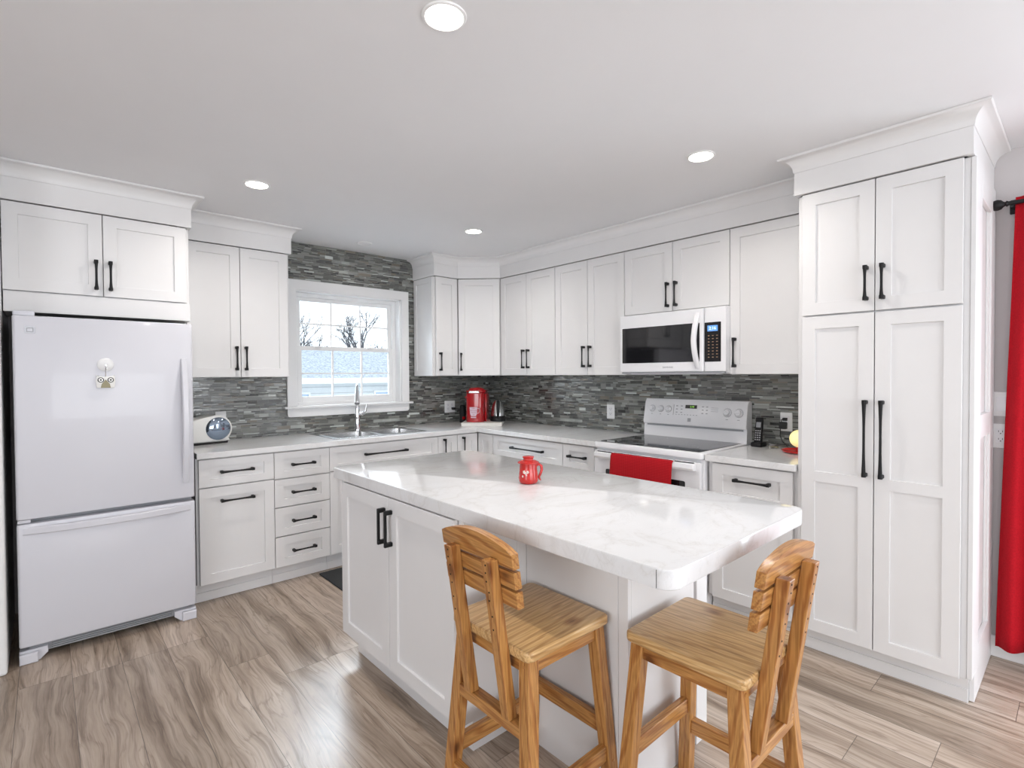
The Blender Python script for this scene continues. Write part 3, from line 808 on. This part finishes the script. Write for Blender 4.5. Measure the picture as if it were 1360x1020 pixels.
BT = [(.262+.036*i, .276+.036*i, 1.140-.022*j, 1.146-.022*j) for i in range(2) for j in range(3)]
BT += [(.455+.030*i, .468+.030*i, 1.140-.022*j, 1.146-.022*j) for i in range(2) for j in range(3)]
BT += [(.262+.022*i, .272+.022*i, 1.082, 1.086) for i in range(8)]
BT += [(x-.006, x+.006, 1.078, 1.082) for x in (.072, .142, .205)] + [(x-.008, x+.008, 1.066, 1.070) for x in (.634, .710)]
BT += [(.52, .57, 1.138-.012*j, 1.140-.012*j) for j in range(3)]
for q in BT:
    b = new(); panel_box(b, *q, .0001, .0006); obj('button_print', b, 'print', bg)
b = new(); panel_box(b, .243, .246, 1.078, 1.152, .0001, .0012); obj('divider_line', b, 'print', bg)
b = new(); panel_box(b, .358, .382, 1.038, 1.062, .0002, .0015); obj('badge', b, 'badge', bg)
b = new(); box(b, .03, RW-.03, -.084, -.0765, .996, 1.0065); obj('vent_slot', b, 'grey', bg)
# oven door with broad moulded handle
b = new(); box(b, .006, RW-.006, -.668, -.637, .20, .866, .006, 2); od = obj('oven_door', b, 'appl2', t)
b = new(); prism(b, rrect(.10, RW-.10, .40, .752, .01, 3), 'y', -.6695, -.6675); obj('window', b, 'glass_black', od)
b = new(); prism(b, [(-.668, .818), (-.700, .822), (-.708, .835), (-.704, .856), (-.695, .861), (-.668, .858)], 'x', .030, RW-.030, bev=.006, seg=3); hd = obj('handle', b, 'appl2', od, smooth=True)
b = new()
for (x0, x1) in ((.035, .15), (.60, RW-.045)): box(b, x0, x1, -.6725, -.6675, .8605, .8645)
box(b, .17, .58, -.6725, -.6675, .8605, .8645); obj('vent_slot', b, 'gap', od)
b = new(); box(b, .006, RW-.006, -.662, -.637, .03, .195, .006, 2); obj('storage_drawer', b, 'appl2', t)
# towel over the handle
b = new(); X0, X1 = .170, .605; n = 24; th = .004
rows = [(-.6895, .735), (-.6895, .80), (-.6900, .855), (-.6905, .8645), (-.6975, .8680), (-.7080, .8645), (-.7130, .850), (-.7140, .80), (-.7130, .74), (-.7120, .66), (-.7110, .60)]
# front half hangs outside the handle, back half tucks behind it
rows = rows[3:]
G = []
for j, (y, z) in enumerate(rows):
    G.append([])
    for i in range(n+1):
        x = X0+(X1-X0)*i/n; wv = .0030*math.sin(i*.9+.3*j)*(min(1, max(0, (j-2)/3)))
        G[-1].append(b.verts.new((x+.004*math.sin(j*.8), y-abs(wv)*1.0-.0005, z)))
for j in range(len(rows)-1):
    for i in range(n): b.faces.new([G[j][i], G[j][i+1], G[j+1][i+1], G[j+1][i]])
tw = obj('hand_towel', b, 'towel', smooth=True); tw.location = (-.002, RYL, 0); tw.rotation_euler = (0, 0, RZ)
sm = tw.modifiers.new('thickness', 'SOLIDIFY'); sm.thickness = .004; sm.offset = -1
tag(tw, 'red waffle-weave towel hanging over the oven door handle', 'towel')

# ------------------------------------------------------------------ microwave
t = thing('microwave', 'white over-the-range microwave with a dark glass door', 'microwave', (-.002, -1.956, 1.37), RZ)
MW, MH = .757, .397
b = new(); box(b, 0, MW-.003, -.375, -.004, 0, MH+.004, .004); box(b, .05, MW-.05, -.35, -.06, -.006, 0); obj('body', b, 'appl2', t)
b = new(); prism(b, rrect(.0, .612, -.402, -.377, [.002, .002, .002, .008], 3), 'z', .012, MH, bev=.003)
md = obj('door', b, 'appl2', t)
b = new(); prism(b, rrect(.018, .588, .072, .310, .004, 3), 'y', -.4035, -.4015); obj('glass_pane', b, 'glass_black', md)
b = new()
rings = []
for i in range(15):
    s = i/14; z = .030+.342*s; bow = .042*(1-abs(2*s-1)**2.2); y1 = -.402-bow-.010; y0 = y1+.020; x = .570-.018*math.sin(PI*s)*0+.008*abs(2*s-1)
    if i in (0, 14): y0 = -.400
    rings.append([b.verts.new(p) for p in ((x-.015, y0, z), (x-.015, y1+.005, z), (x-.009, y1, z), (x+.009, y1, z), (x+.015, y1+.005, z), (x+.015, y0, z))])
for p, q in zip(rings, rings[1:]):
    for k in range(6): b.faces.new([p[k], p[(k+1) % 6], q[(k+1) % 6], q[k]])
b.faces.new(rings[0]); b.faces.new(rings[-1]); obj('handle', b, 'appl2', md, smooth=True)
b = new(); text_bm(b, 'SAMSUNG', .017, (.37, -.4028, .040), (1, 0, 0), (0, 0, 1)); obj('lettering', b, 'print', md)
b = new(); prism(b, rrect(.6155, MW-.003, -.402, -.377, [.002, .002, .012, .002][::1], 3), 'z', .012, MH, bev=.003); cp = obj('control_panel', b, 'appl2', t)
b = new(); prism(b, rrect(.621, .724, .070, .307, .003, 2), 'y', -.4035, -.4015); cg = obj('keypad_glass', b, 'glass_black', cp)
b = new(); box(b, .640, .704, -.4043, -.4033, .253, .288); dp = obj('display', b, 'led_blue', cg)
b = new(); text_bm(b, '2:16', .026, (.672, -.4049, .2705), (1, 0, 0), (0, 0, 1)); obj('digits', b, 'led_white', dp)
for j in range(8):
    for i in range(3):
        b = new(); box(b, .643+.026*i, .653+.026*i, -.4042, -.4033, .224-.0185*j, .229-.0185*j); obj('button_print', b, 'amber', cg)
b = new(); box(b, .01, MW-.012, -.398, -.378, .0, .011, .002); obj('vent_lip', b, 'grey', t)

# ------------------------------------------------------------------ island
IX, IX2, IY0, IY1 = -2.330, -1.478, -1.612, -3.507
def isl_end(t):
    pass
t = thing('kitchen_island', 'white kitchen island cabinet under the marble-pattern top', 'island', (-2.331, -1.727, 0), RZ)
# local x: distance to -y from the far end; local y: world x + 2.337
ITOP = .8625
b = new()
box(b, 0, .953, .025, .297, .13, ITOP, .001)                # end cabinet box
box(b, .0, .93, .080, .297, .0005, .1295)                    # its toe base
box(b, .0, 1.005, .2975, .680, .0005, ITOP, .001)            # core behind
box(b, 1.006, 1.443, .2985, .680, .0005, ITOP, .001)
box(b, .0, 1.443, .705, .780, .10, ITOP, .001); box(b, .0, 1.43, .681, .7045, .0005, ITOP-.001)
box(b, .0, 1.44, .705, .72, .0005, .0995)
obj('carcass', b, 'white', t)
b = new(); box(b, 1.4435, 1.463, .297, .682, .0005, ITOP, .0015); box(b, 1.4435, 1.461, .706, .782, .0005, ITOP, .0015); obj('end_panel', b, 'white', t)
b = new(); box(b, .954, 1.0035, .279, .2965, .0005, ITOP, .001); box(b, 1.0065, 1.425, .279, .2965, .0005, ITOP, .001); box(b, 1.4265, 1.4635, .279, .2965, .0005, ITOP, .001); obj('back_panel', b, 'white', t)
for (x0, x1, hx) in ((.0, .463, .435), (.463, .930, .493)):
    b = new(); shaker(b, x0+.0022, x1-.0022, .131, .857, st=.062); o = obj('door', b, 'white', t)
    obj('handle', pull_bm(.150, True, hx-.002+.0, .737, square=True), 'black', o, smooth=True)
for (x0, x1, hx) in ((.0, .48, .45), (.48, .96, .51), (.96, 1.43, .99)):    # doors on the range side
    b = new(); shaker(b, -x1+.0015, -x0-.0015, .131, .859, st=.062); o = obj('door', b, 'white', t)
    o.location = (0, .802, 0); o.rotation_euler = (0, 0, PI)
    obj('handle', pull_bm(.150, True, -hx, .737, square=True), 'black', o, smooth=True)
b = new(); prism(b, rrect(IX, IX2, IY1, IY0, [.05, .035, .038, .05], 8), 'z', .8635, .9125, bev=.004, seg=3)
it = tag(obj('countertop', b, 'marble', smooth=True), 'large marble-pattern island worktop with rounded corners', 'countertop')
b = new(); box(b, IX-.0005, IX+.002, IY1+.0375, IY1+.0388, .866, .9095); obj('edge_seam', b, 'gap', it)

# ------------------------------------------------------------------ lidded mug on the island
t = thing('lidded_mug', 'small red lidded mug with white flowers on the island worktop', 'mug', (-1.884, -2.570, .913), .15)
b = new(); lathe(b, [(.030, 0), (.036, .003), (.040, .010), (.0415, .025), (.0385, .045), (.0365, .062), (.0360, .083), (.033, .0835), (.033, .078)], n=36); obj('body', b, 'redcup', t, smooth=True)
b = new(); lathe(b, [(.034, .0835), (.0445, .085), (.046, .088), (.042, .091), (.032, .096), (.0215, .099), (.021, .103), (.0245, .110), (.023, .113), (.012, .115), (.0005, .1155)], n=36); obj('lid', b, 'redcup', t, smooth=True)
b = new(); a0 = -.72
d = Vector((math.cos(a0), math.sin(a0), 0))
tube(b, [d*r+Vector((0, 0, z)) for r, z in ((.034, .072), (.046, .078), (.056, .070), (.058, .055), (.052, .038), (.046, .025), (.049, .014), (.054, .010))], [.005, .0055, .006, .006, .0055, .005, .004, .002], 10); obj('handle', b, 'redcup', t, smooth=True)
b = new()
for (az, z, r) in ((-2.95, .052, .0065), (-2.78, .047, .0045), (-2.55, .052, .0055), (-3.10, .034, .004), (-2.70, .040, .003)):
    for k in range(5):
        aa = az+.09*math.cos(2*PI*k/5)*r/.006; zz = z+.0045*math.sin(2*PI*k/5)*r/.006
        R = .0405 if zz < .04 else .0388
        bmesh.ops.create_icosphere(b, subdivisions=1, radius=r*.45, matrix=Matrix.Translation((R*math.cos(aa), R*math.sin(aa), zz)))
obj('flower_relief', b, 'petal', t, smooth=True)

# ------------------------------------------------------------------ bar stools
def stool(label, loc, rz):
    """local: faces +y (toward the worktop), backrest at -y; origin on the floor under the seat centre"""
    t = thing('bar_stool', label, 'stool', loc, rz, None)
    H = .608; hs = .180
    b = new(); prism(b, rrect(-hs, hs, -hs, hs, .022, 4), 'z', H-.029, H, bev=.007, seg=3); obj('seat', b, 'pine_seat', t, smooth=True)
    L = .020
    def legc(sx, sy, z):      # leg centre at height z
        k = (H-.03-z)/(H-.03); return (sx*(.145+.040*k), sy*(.145+.040*k))
    for sx in (-1, 1):
        for sy in (-1, 1):
            b = new(); c0 = legc(sx, sy, .0005); c1 = legc(sx, sy, H-.030)
            q = lambda c, z: [(c[0]-L, c[1]-L, z), (c[0]+L, c[1]-L, z), (c[0]+L, c[1]+L, z), (c[0]-L, c[1]+L, z)]
            hexa(b, q(c0, .0005), q(c1, H-.030), .0025); lg = obj('leg', b, 'pine_z', t)
            b = new(); zc = H-.05; c = legc(sx, sy, zc); lathe(b, [(.0055, 0), (.0055, .0012*sy)], (c[0], c[1]+sy*(L), zc), 12, 'y'); zc = .15; c = legc(sx, sy, zc)
            lathe(b, [(.0055, 0), (.0055, .0012*sx)], (c[0]+sx*L, c[1], zc), 12, 'x'); obj('plug', b, 'pine_x', lg)
    def railx(sy, z0, z1, name, th=.012):
        b = new(); zc = (z0+z1)/2; c = legc(1, sy, zc); x = c[0]-L+.001; y = c[1]; box(b, -x, x, y-th, y+th, z0, z1, .0025, 2); obj(name, b, 'pine_x', t)
    def raily(sx, z0, z1, name, th=.012):
        b = new(); zc = (z0+z1)/2; c = legc(sx, 1, zc); y = c[1]-L+.001; x = c[0]; box(b, x-th, x+th, -y, y, z0, z1, .0025, 2); obj(name, b, 'pine_y', t)
    for s in (-1, 1): railx(s, H-.075, H-.0305, 'apron'); raily(s, H-.075, H-.0305, 'apron')
    railx(1, .225, .275, 'stretcher'); railx(-1, .355, .390, 'stretcher', .019)
    raily(1, .150, .200, 'stretcher'); raily(-1, .150, .200, 'stretcher')
    railx(-1, .09, .135, 'stretcher')
    # back posts stand on the rear stretcher and lean back
    cy = legc(1, -1, .37)[1]
    yb = lambda z: -.168-.072*(z-.39)/.48     # centre line of a post
    for sx in (-1, 1):
        b = new(); x = sx*.088; w = .017; z0, z1 = .3905, .860
        hexa(b, [(x-w, yb(z0)-w, z0), (x+w, yb(z0)-w, z0), (x+w, yb(z0)+w, z0), (x-w, yb(z0)+w, z0)], [(x-w, yb(z1)-w, z1), (x+w, yb(z1)-w, z1), (x+w, yb(z1)+w, z1), (x-w, yb(z1)+w, z1)], .0025)
        ps = obj('back_post', b, 'pine_z', t)
        b = new()
        b.free()
        for z in (.745, .77, .80, .825, .848, .70, .66):
            b = new(); lathe(b, [(.0028, 0), (.0028, -.0008)], (x+random.uniform(-.004, .004), yb(z)-w-.0, z), 8, 'y')
            obj('screw', b, 'gap', ps)
    def slat(z0, z1, arch=0):
        b = new(); pts = [(-.163, z0), (.163, z0), (.164, z1)]
        n = 14
        if arch: pts += [(.164-.328*i/n, z1+arch*math.sin(PI*i/n)**.8) for i in range(1, n)]
        pts += [(-.164, z1)]
        zc = (z0+z1)/2; slope = -.100/.52
        va = []; vb = []
        th = .026
        for (x, z) in pts:
            y0 = yb(z)+.0175; va.append(b.verts.new((x, y0, z))); vb.append(b.verts.new((x, y0+th, z)))
        m = len(pts); f1 = b.faces.new(va); f2 = b.faces.new(vb[::-1]); fs = [f1, f2]
        for i in range(m): fs.append(b.faces.new([va[i], va[(i+1) % m], vb[(i+1) % m], vb[i]]))
        bmesh.ops.bevel(b, geom=list({e for f in (f1, f2) for e in f.edges}), offset=.003, segments=2, affect='EDGES', profile=.5)
        obj('back_slat', b, 'pine_x', t, smooth=True)
    slat(.732, .780); slat(.788, .836); slat(.844, .887, .034)
    return t
stool('pine bar stool tucked under the island overhang, in front of the back panel', (-2.248, -2.955, 0), -PI/2)
stool('pine bar stool at the short end of the island, nearer the pantry', (-1.942, -3.405, 0), 0)

# ------------------------------------------------------------------ corner board with coffee maker and kettle
t = thing('serving_board', 'cream two-layer board lying across the worktop corner', 'board', (-.405, -.430, .9155), -PI/4)
b = new(); prism(b, rrect(-.18, .18, -.165, .165, .004, 2), 'z', .0, .0125, bev=.001); prism(b, rrect(-.182, .182, -.165, .165, .004, 2), 'z', .0145, .027, bev=.001); prism(b, rrect(-.17, .17, -.155, .155, .004, 2), 'z', .0124, .0146)
o = obj('board', b, 'creamboard', t)
t = thing('coffee_maker', 'tall glossy red coffee maker on the corner board', 'coffee maker', (-.4345, -.372, .943), -PI/4-.12)
b = new(); prism(b, rrect(-.082, .082, -.105, .105, .045, 6), 'z', 0, .262, bev=.006, seg=3); obj('body', b, 'red', t, smooth=True)
b = new(); prism(b, rrect(-.090, .090, -.085, .10, .05, 6), 'z', .2635, .288, bev=.010, seg=3)
lathe(b, [(.075, .286), (.070, .300), (.055, .309), (.001, .312)], (0, .0, 0), 28, sy=.9); obj('lid', b, 'red', t, smooth=True)
b = new(); prism(b, [(-.048, .262), (.048, .262), (.048, .272), (.040, .282), (-.040, .282), (-.048, .272)], 'y', -.108, -.07, bev=.003); obj('lid_latch', b, 'steel', t)
b = new(); prism(b, rrect(.083, .097, -.03, .085, .006, 4), 'z', .0, .255, bev=.004); obj('water_tank', b, 'red', t, smooth=True)
b = new()   # printed mug outline and lettering
yf = -.1056
prism(b, [(-.040, .135), (.030, .135), (.026, .075), (.018, .055), (-.028, .055), (-.036, .075)], 'y', yf-.0004, yf); 
tube(b, [(.030, yf, .125), (.050, yf, .122), (.054, yf, .100), (.044, yf, .084), (.028, yf, .080)], .0022, 6)
box(b, -.030, .020, yf-.0004, yf, .038, .048); obj('mug_print', b, 'printw', t)
b = new()
for i, s in enumerate(('coffee', 'latte mocha', 'espresso', 'tea')): text_bm(b, s, .013, (-.004, yf-.0007, .124-.018*i), (1, 0, 0), (0, 0, 1))
obj('lettering', b, 'red', t)
b = new(); lathe(b, [(.010, 0), (.010, -.02)], (-.083, -.02, .222), 14, 'x'); obj('side_knob', b, 'red', t)
t = thing('electric_kettle', 'small steel and black electric kettle on the corner board', 'kettle', (-.282, -.492, .943), -.69)
b = new(); lathe(b, [(.070, 0), (.072, .020), (.069, .026), (.068, .045), (.060, .050)], n=32); obj('base', b, 'black', t, smooth=True)
b = new(); lathe(b, [(.066, .0505), (.064, .075), (.058, .115), (.050, .150), (.042, .172), (.034, .180)], n=32); obj('body', b, 'steel', t, smooth=True)
b = new(); lathe(b, [(.034, .1805), (.033, .187), (.022, .193), (.001, .194)], n=28); obj('lid', b, 'steel', t, smooth=True)
b = new(); tube(b, [(0, -.036, .174), (0, -.055, .182), (0, -.076, .168), (0, -.088, .11), (0, -.090, .06), (0, -.072, .040)], [.011, .014, .016, .016, .014, .012], 10); obj('handle', b, 'black', t, smooth=True)

# dark plug box and cord beside the coffee maker
def outlet(label, loc, rz, w=.07, h=.115, kind='duplex'):
    t = thing('wall_outlet' if kind != 'switch' else 'light_switch', label, 'outlet' if kind != 'switch' else 'switch', loc, rz)
    b = new(); prism(b, rrect(-w/2, w/2, -h/2, h/2, .004, 2), 'y', -.006, -.0003, bev=.0015); obj('cover_plate', b, 'trimw', t)
    n = max(1, round(w/.07))
    for k in range(n):
        x = (k-(n-1)/2)*.046
        b = new(); prism(b, rrect(x-.017, x+.017, -.034, .034, .002, 2), 'y', -.009 if kind == 'switch' else -.0075, -.0058, bev=.0006)
        f = obj('rocker' if kind == 'switch' else 'socket', b, 'appl2', t)
        if kind != 'switch':
            b = new()
            for s in (-1, 1):
                for q in (-.007, .007): box(b, x+q-.001, x+q+.001, -.0079, -.0073, s*.018, s*.018+.008)
                lathe(b, [(.0025, -.0079), (.0025, -.0073)], (x, 0, s*.018-.006), 8, 'y')
            obj('slots', b, 'gap', f)
    return t
YB = -.0008
outlet('white double wall outlet on the mosaic left of the coffee maker', (-.478, YB, 1.064), 0, w=.118)
outlet('white wall outlet half hidden behind the toaster', (-2.46, YB, 1.062), 0)
outlet('white wall outlet on the mosaic left of the range', (-.0078, -1.573, 1.068), RZ, w=.075)
outlet('white wall outlet with a black plug beside the pantry', (-.0078, -2.902, 1.070), RZ)
outlet('white light switch on the grey wall beside the red curtain', (-.0004, -3.862, 1.215), RZ, w=.07, kind='switch')
outlet('white wall outlet below the light switch beside the red curtain', (-.0004, -3.862, 1.063), RZ)
t = thing('power_plug', 'black plug in the outlet left of the coffee maker', 'plug', (-.448, -.0075, 1.045))
b = new(); box(b, -.014, .014, -.035, -.0005, -.012, .012, .004, 2); obj('plug', b, 'cord', t)
b = new(); tube(b, [(.0, -.034, 0), (.03, -.05, -.002), (.055, -.05, -.03), (.06, -.045, -.08), (.085, -.05, -.124), (.13, -.08, -.1255), (.2, -.12, -.1255)], .003, 6); obj('cord', b, 'cord', t, smooth=True)
t = thing('spice_tin', 'dark slim canister between the outlet and the coffee maker', 'canister', (-.408, -.118, .9155), -.3)
b = new(); lathe(b, [(.030, 0), (.031, .004), (.031, .125), (.028, .130), (.028, .158), (.020, .166), (.001, .167)], n=24); obj('body', b, 'black', t, smooth=True)
b = new(); box(b, -.014, .014, -.0325, -.0305, .03, .055, .001); obj('red_mark', b, 'red', t)

# plug, phone and lamp beside the pantry
t = thing('power_plug', 'black adapter plugged in between the phone and the pantry', 'plug', (-.0158, -2.893, 1.055), RZ)
b = new(); box(b, -.022, .018, -.034, -.0005, -.028, .014, .004, 2); box(b, -.006, .018, -.022, -.0005, .022, .040, .003, 2); tube(b, [(-.010, -.018, .012), (-.012, -.024, .026), (.000, -.016, .033)], .003, 6); obj('adapter', b, 'cord', t)
b = new(); tube(b, [(-.016, -.02, -.028), (-.018, -.02, -.07), (.0, -.03, -.105), (.04, -.06, -.128), (.055, -.085, -.1345), (.058, -.10, -.1345)], .0028, 6); obj('cord', b, 'cord', t, smooth=True)
t = thing('cordless_phone', 'black cordless phone upright in its cradle beside the range', 'phone', (-.105, -2.775, .9155), RZ)
b = new(); prism(b, rrect(-.034, .034, -.045, .045, .012, 3), 'z', 0, .028, bev=.006, seg=2); obj('cradle', b, 'black', t, smooth=True)
hs = thing('phone_handset', '', '', (0, 0, 0)); 
for k in ('label', 'category'): del hs[k]
b = new(); sl = .17
def hp(x, y, z): return (x, y+(z-.02)*.17*1.0, z)
q0 = [hp(-.023, -.024, .020), hp(.023, -.024, .020), hp(.023, .004, .020), hp(-.023, .004, .020)]
q1 = [hp(-.021, -.020, .178), hp(.021, -.020, .178), hp(.021, .002, .178), hp(-.021, .002, .178)]
bpy.data.objects.remove(hs)
hexa(b, q0, q1, .006); hs = obj('handset', b, 'black', t, smooth=True)
yl = lambda z: -.024+.004*(z-.02)/.158+(z-.02)*.17-.0006
b = new(); z0, z1 = .118, .150; hexa(b, [(-.014, yl(z0), z0), (.014, yl(z0), z0), (.014, yl(z0)+.002, z0), (-.014, yl(z0)+.002, z0)], [(-.014, yl(z1), z1), (.014, yl(z1), z1), (.014, yl(z1)+.002, z1), (-.014, yl(z1)+.002, z1)]); obj('screen', b, 'grey', hs)
b = new()
for j in range(5):
    for i in range(3):
        z0 = .040+.0135*j; x = -.0125+.0125*i
        hexa(b, [(x-.004, yl(z0), z0), (x+.004, yl(z0), z0), (x+.004, yl(z0)+.002, z0), (x-.004, yl(z0)+.002, z0)], [(x-.004, yl(z0+.007), z0+.007), (x+.004, yl(z0+.007), z0+.007), (x+.004, yl(z0+.007)+.002, z0+.007), (x-.004, yl(z0+.007)+.002, z0+.007)])
obj('keypad', b, 'badge', hs)
t = thing('key_bunch', 'small bunch of keys lying beside the cordless phone', 'keys', (-.12, -2.862, .9155))
for k in range(4):
    b = new(); a = k*1.3; prism(b, rrect(-.04, .004, -.006, .006, .004, 2), 'z', .001+.006*k, .006+.006*k); lathe(b, [(.014, .001+.006*k), (.014, .006+.006*k)], (.010, 0, 0), 14); o = obj('key', b, ['badge', 'brownp', 'steel', 'badge'][k], t); o.rotation_euler = (0, 0, a)
t = thing('table_lamp', 'small glowing yellow globe on a red dish beside the pantry', 'lamp', (-.205, -3.045, .9155))
b = new(); lathe(b, [(.070, 0), (.088, .004), (.094, .014), (.091, .016), (.080, .008), (.02, .006), (.018, .02), (.018, .032)], n=36); obj('dish', b, 'redcup', t, smooth=True)
b = new(); lathe(b, [(.0005+.052*math.sin(PI*k/14), .080-.050*math.cos(PI*k/14)) for k in range(15)], n=28); obj('globe', b, 'globe', t, smooth=True)

# toaster behind the fridge edge
t = thing('toaster', 'white rounded toaster with smoky blue oval cover beside the fridge', 'toaster', (-2.565, -.150, .9155), .16)
b = new()
sil = [(-.16, .014), (.085, .012)] + [(.022+.102*math.cos(a), .098+.094*math.sin(a)) for a in [math.radians(q) for q in range(-50, 101, 10)]] + [(-.04, .182), (-.12, .166), (-.16, .150)]
prism(b, sil, 'y', -.075, .075, bev=.016, seg=4); obj('body', b, 'cream', t, smooth=True)
b = new(); n = 32; rings = []
for (k, yy) in ((1.0, -.0745), (1.0, -.0775), (.93, -.083), (.75, -.090), (.45, -.0945), (.15, -.096)):
    rings.append([b.verts.new((.030+.078*k*math.cos(2*PI*q/n), yy, .102+.076*k*math.sin(2*PI*q/n))) for q in range(n)])
for p_, q_ in zip(rings, rings[1:]):
    for k in range(n): b.faces.new([p_[k], p_[(k+1) % n], q_[(k+1) % n], q_[k]])
b.faces.new(rings[0]); b.faces.new(rings[-1])
obj('curved_cover', b, 'bluechrome', t, smooth=True)
b = new(); prism(b, rrect(-.165, .10, -.066, .066, .02, 4), 'z', .0, .0115); obj('base', b, 'gap', t)

# floor mat
b = new(); prism(b, rrect(-2.005, -1.15, -1.02, -.605, .01, 3), 'z', .0006, .009, bev=.002); tag(obj('floor_mat', b, 'mat'), 'dark grey woven mat on the floor before the sink', 'mat')

# ------------------------------------------------------------------ recessed ceiling lights
def lamp(label, x, y, lit=True, r=.066):
    t = thing('recessed_light', label, 'ceiling light', (x, y, HC), 0)
    b = new(); lathe(b, [(r*.82, -.0005), (r*.82, -.004), (r*.86, -.006), (r*.97, -.004), (r, -.0005)], n=40, caps=False); obj('trim_ring', b, 'trimw', t, smooth=True)
    b = new(); lathe(b, [(r*.82, -.0006), (r*.80, -.003), (.0005, -.0032)], n=36); obj('lens', b, 'lens' if lit else 'ceil', t, smooth=True)
    if lit:
        l = bpy.data.lights.new('lamp_glow', 'AREA'); l.shape = 'DISK'; l.size = .09; l.energy = 4.7; l.color = (1, .945, .89); l.spread = math.radians(150)
        o = bpy.data.objects.new('lamp_glow', l); COL.objects.link(o); o.parent = t; o.location = (0, 0, -.008)
lamp('lit round recessed light nearest the camera, above the island front', -2.507, -2.878)
lamp('lit round recessed light above the floor before the fridge side worktop', -2.513, -1.103)
lamp('lit round recessed light near the pantry, in front of the range wall', -1.029, -2.886)
lamp('lit round recessed light toward the back corner of the kitchen', -1.057, -1.144)
lamp('small unlit round ceiling light above the sink window', -1.498, -.312, lit=False, r=.060)

# ------------------------------------------------------------------ curtain and rod
t = thing('curtain_rod', 'black curtain rod with ball finial right of the pantry', 'curtain rod', (-.09, -3.846, 2.140))
b = new(); tube(b, [(0, -.025, 0), (0, -2.30, 0)], .0095, 12); obj('rod', b, 'black', t, smooth=True)
b = new(); lathe(b, [(.001, .026), (.014, .023), (.022, .014), (.025, 0), (.021, -.013), (.012, -.021), (.009, -.027), (.014, -.031), (.0095, -.038)][::-1], (0, -.004, 0), 20, 'y'); obj('finial', b, 'black', t, smooth=True)
b = new(); box(b, .0745, .0895, -.066, -.040, -.035, .030, .003); tube(b, [(.078, -.053, -.005), (.03, -.053, -.012), (0, -.053, -.0135)], .006, 8); obj('bracket', b, 'black', t, smooth=True)
b = new(); nz, ny = 26, 90; G = []
for j in range(nz+1):
    z = .070+(2.165-.070)*j/nz; k = (2.165-z)/2.1; G.append([])
    ys_ = -3.910+.055*k; ye = -4.34
    for i in range(ny+1):
        s = i/ny; y = ys_+(ye-ys_)*s
        amp = .012+.026*k; x = -.090+amp*math.sin(s*2*PI*4.5+1.2+.5*math.sin(3*k))+.006*math.sin(s*31+4*k)-.012*(1-k)*0
        if j == nz: pass
        G[-1].append(b.verts.new((x - (.0 if k > .05 else .0), y, z+.012*math.sin(s*9)*(1 if j == 0 else 0))))
for j in range(nz):
    for i in range(ny): b.faces.new([G[j][i], G[j][i+1], G[j+1][i+1], G[j+1][i]])
cu = obj('curtain', b, 'curtain', smooth=True); m = cu.modifiers.new('thickness', 'SOLIDIFY'); m.thickness = .003
tag(cu, 'long red curtain in soft folds at the right edge of the room', 'curtain')

# ------------------------------------------------------------------ outside the window
b = new(); box(b, -20, 40, .5, 60, -1.0, -.9); struct('ground', b, 'ground')
t = thing('neighbour_house', 'low pale house with grey shingle roof seen through the window', 'house', (5, 12, -.9))
b = new(); box(b, -7, 7, .5, 7.5, 0, 2.15); obj('wall', b, 'siding', t)
b = new(); prism(b, [(.0, 2.21), (4.0, 3.40), (8.0, 2.21), (8.0, 2.16), (4.0, 3.33), (.0, 2.16)], 'x', -7.5, 7.5); obj('roof', b, 'roof', t)
b = new(); box(b, -7.5, 7.5, -.06, -.001, 2.02, 2.20, .01); box(b, -7.4, 7.4, 0.0, .5, 2.10, 2.158); obj('fascia', b, 'fascia', t)
b = new()
for k in range(9): box(b, -7, 7, .485, .499, .3+.2*k, .31+.2*k)
obj('siding_lines', b, 'grey', t)
for x in (-2.6, .6):
    b = new(); frame_rect(b, x-.5, x+.5, 1.0, 1.75, .06, .44, .499); w_ = obj('window', b, 'fascia', t)
    b = new(); box(b, x-.44, x+.44, .47, .49, 1.06, 1.69); obj('pane', b, 'bluechrome', w_)
def bare_tree(label, x, y, h, seed):
    rnd = random.Random(seed); b = new()
    def grow(p, d, L, r, lv):
        mid = p+d*L*.5+Vector((rnd.uniform(-1, 1), rnd.uniform(-1, 1), 0))*L*.05; e = p+d*L
        tube(b, [p, mid, e], [r, r*.8, r*.6], 5 if lv < 2 else 3)
        if lv >= 5: return
        for k in range(rnd.choice((2, 3, 3) if lv < 4 else (3, 4))):
            a = rnd.uniform(0, 2*PI); tilt = rnd.uniform(.3, .75)
            o = d.orthogonal().normalized(); o.rotate(Matrix.Rotation(a, 3, d))
            nd = (d*math.cos(tilt)+o*math.sin(tilt)+Vector((0, 0, .12))).normalized()
            grow(p+d*L*rnd.uniform(.55, 1), nd, L*rnd.uniform(.6, .8), r*.58, lv+1)
    grow(Vector((0, 0, 0)), Vector((0, 0, 1)), h*.27, h*.020, 0)
    o = obj('bare_tree', b, 'bark'); o.location = (x, y, -.9); tag(o, label, 'tree', 'bare winter trees beyond the neighbour house')
LBL = 'leafless winter tree beyond the neighbouring roof'
for i, (x, y, h) in enumerate(((4.6, 22, 7.4), (7.4, 26.5, 8.6), (8.6, 21, 8.2), (11.4, 25.5, 8.4), (13.6, 21, 7.6), (9.6, 31, 9.4), (14.2, 30, 9.2), (6.0, 31, 9.4))):
    bare_tree(LBL, x, y, h, 20+i)
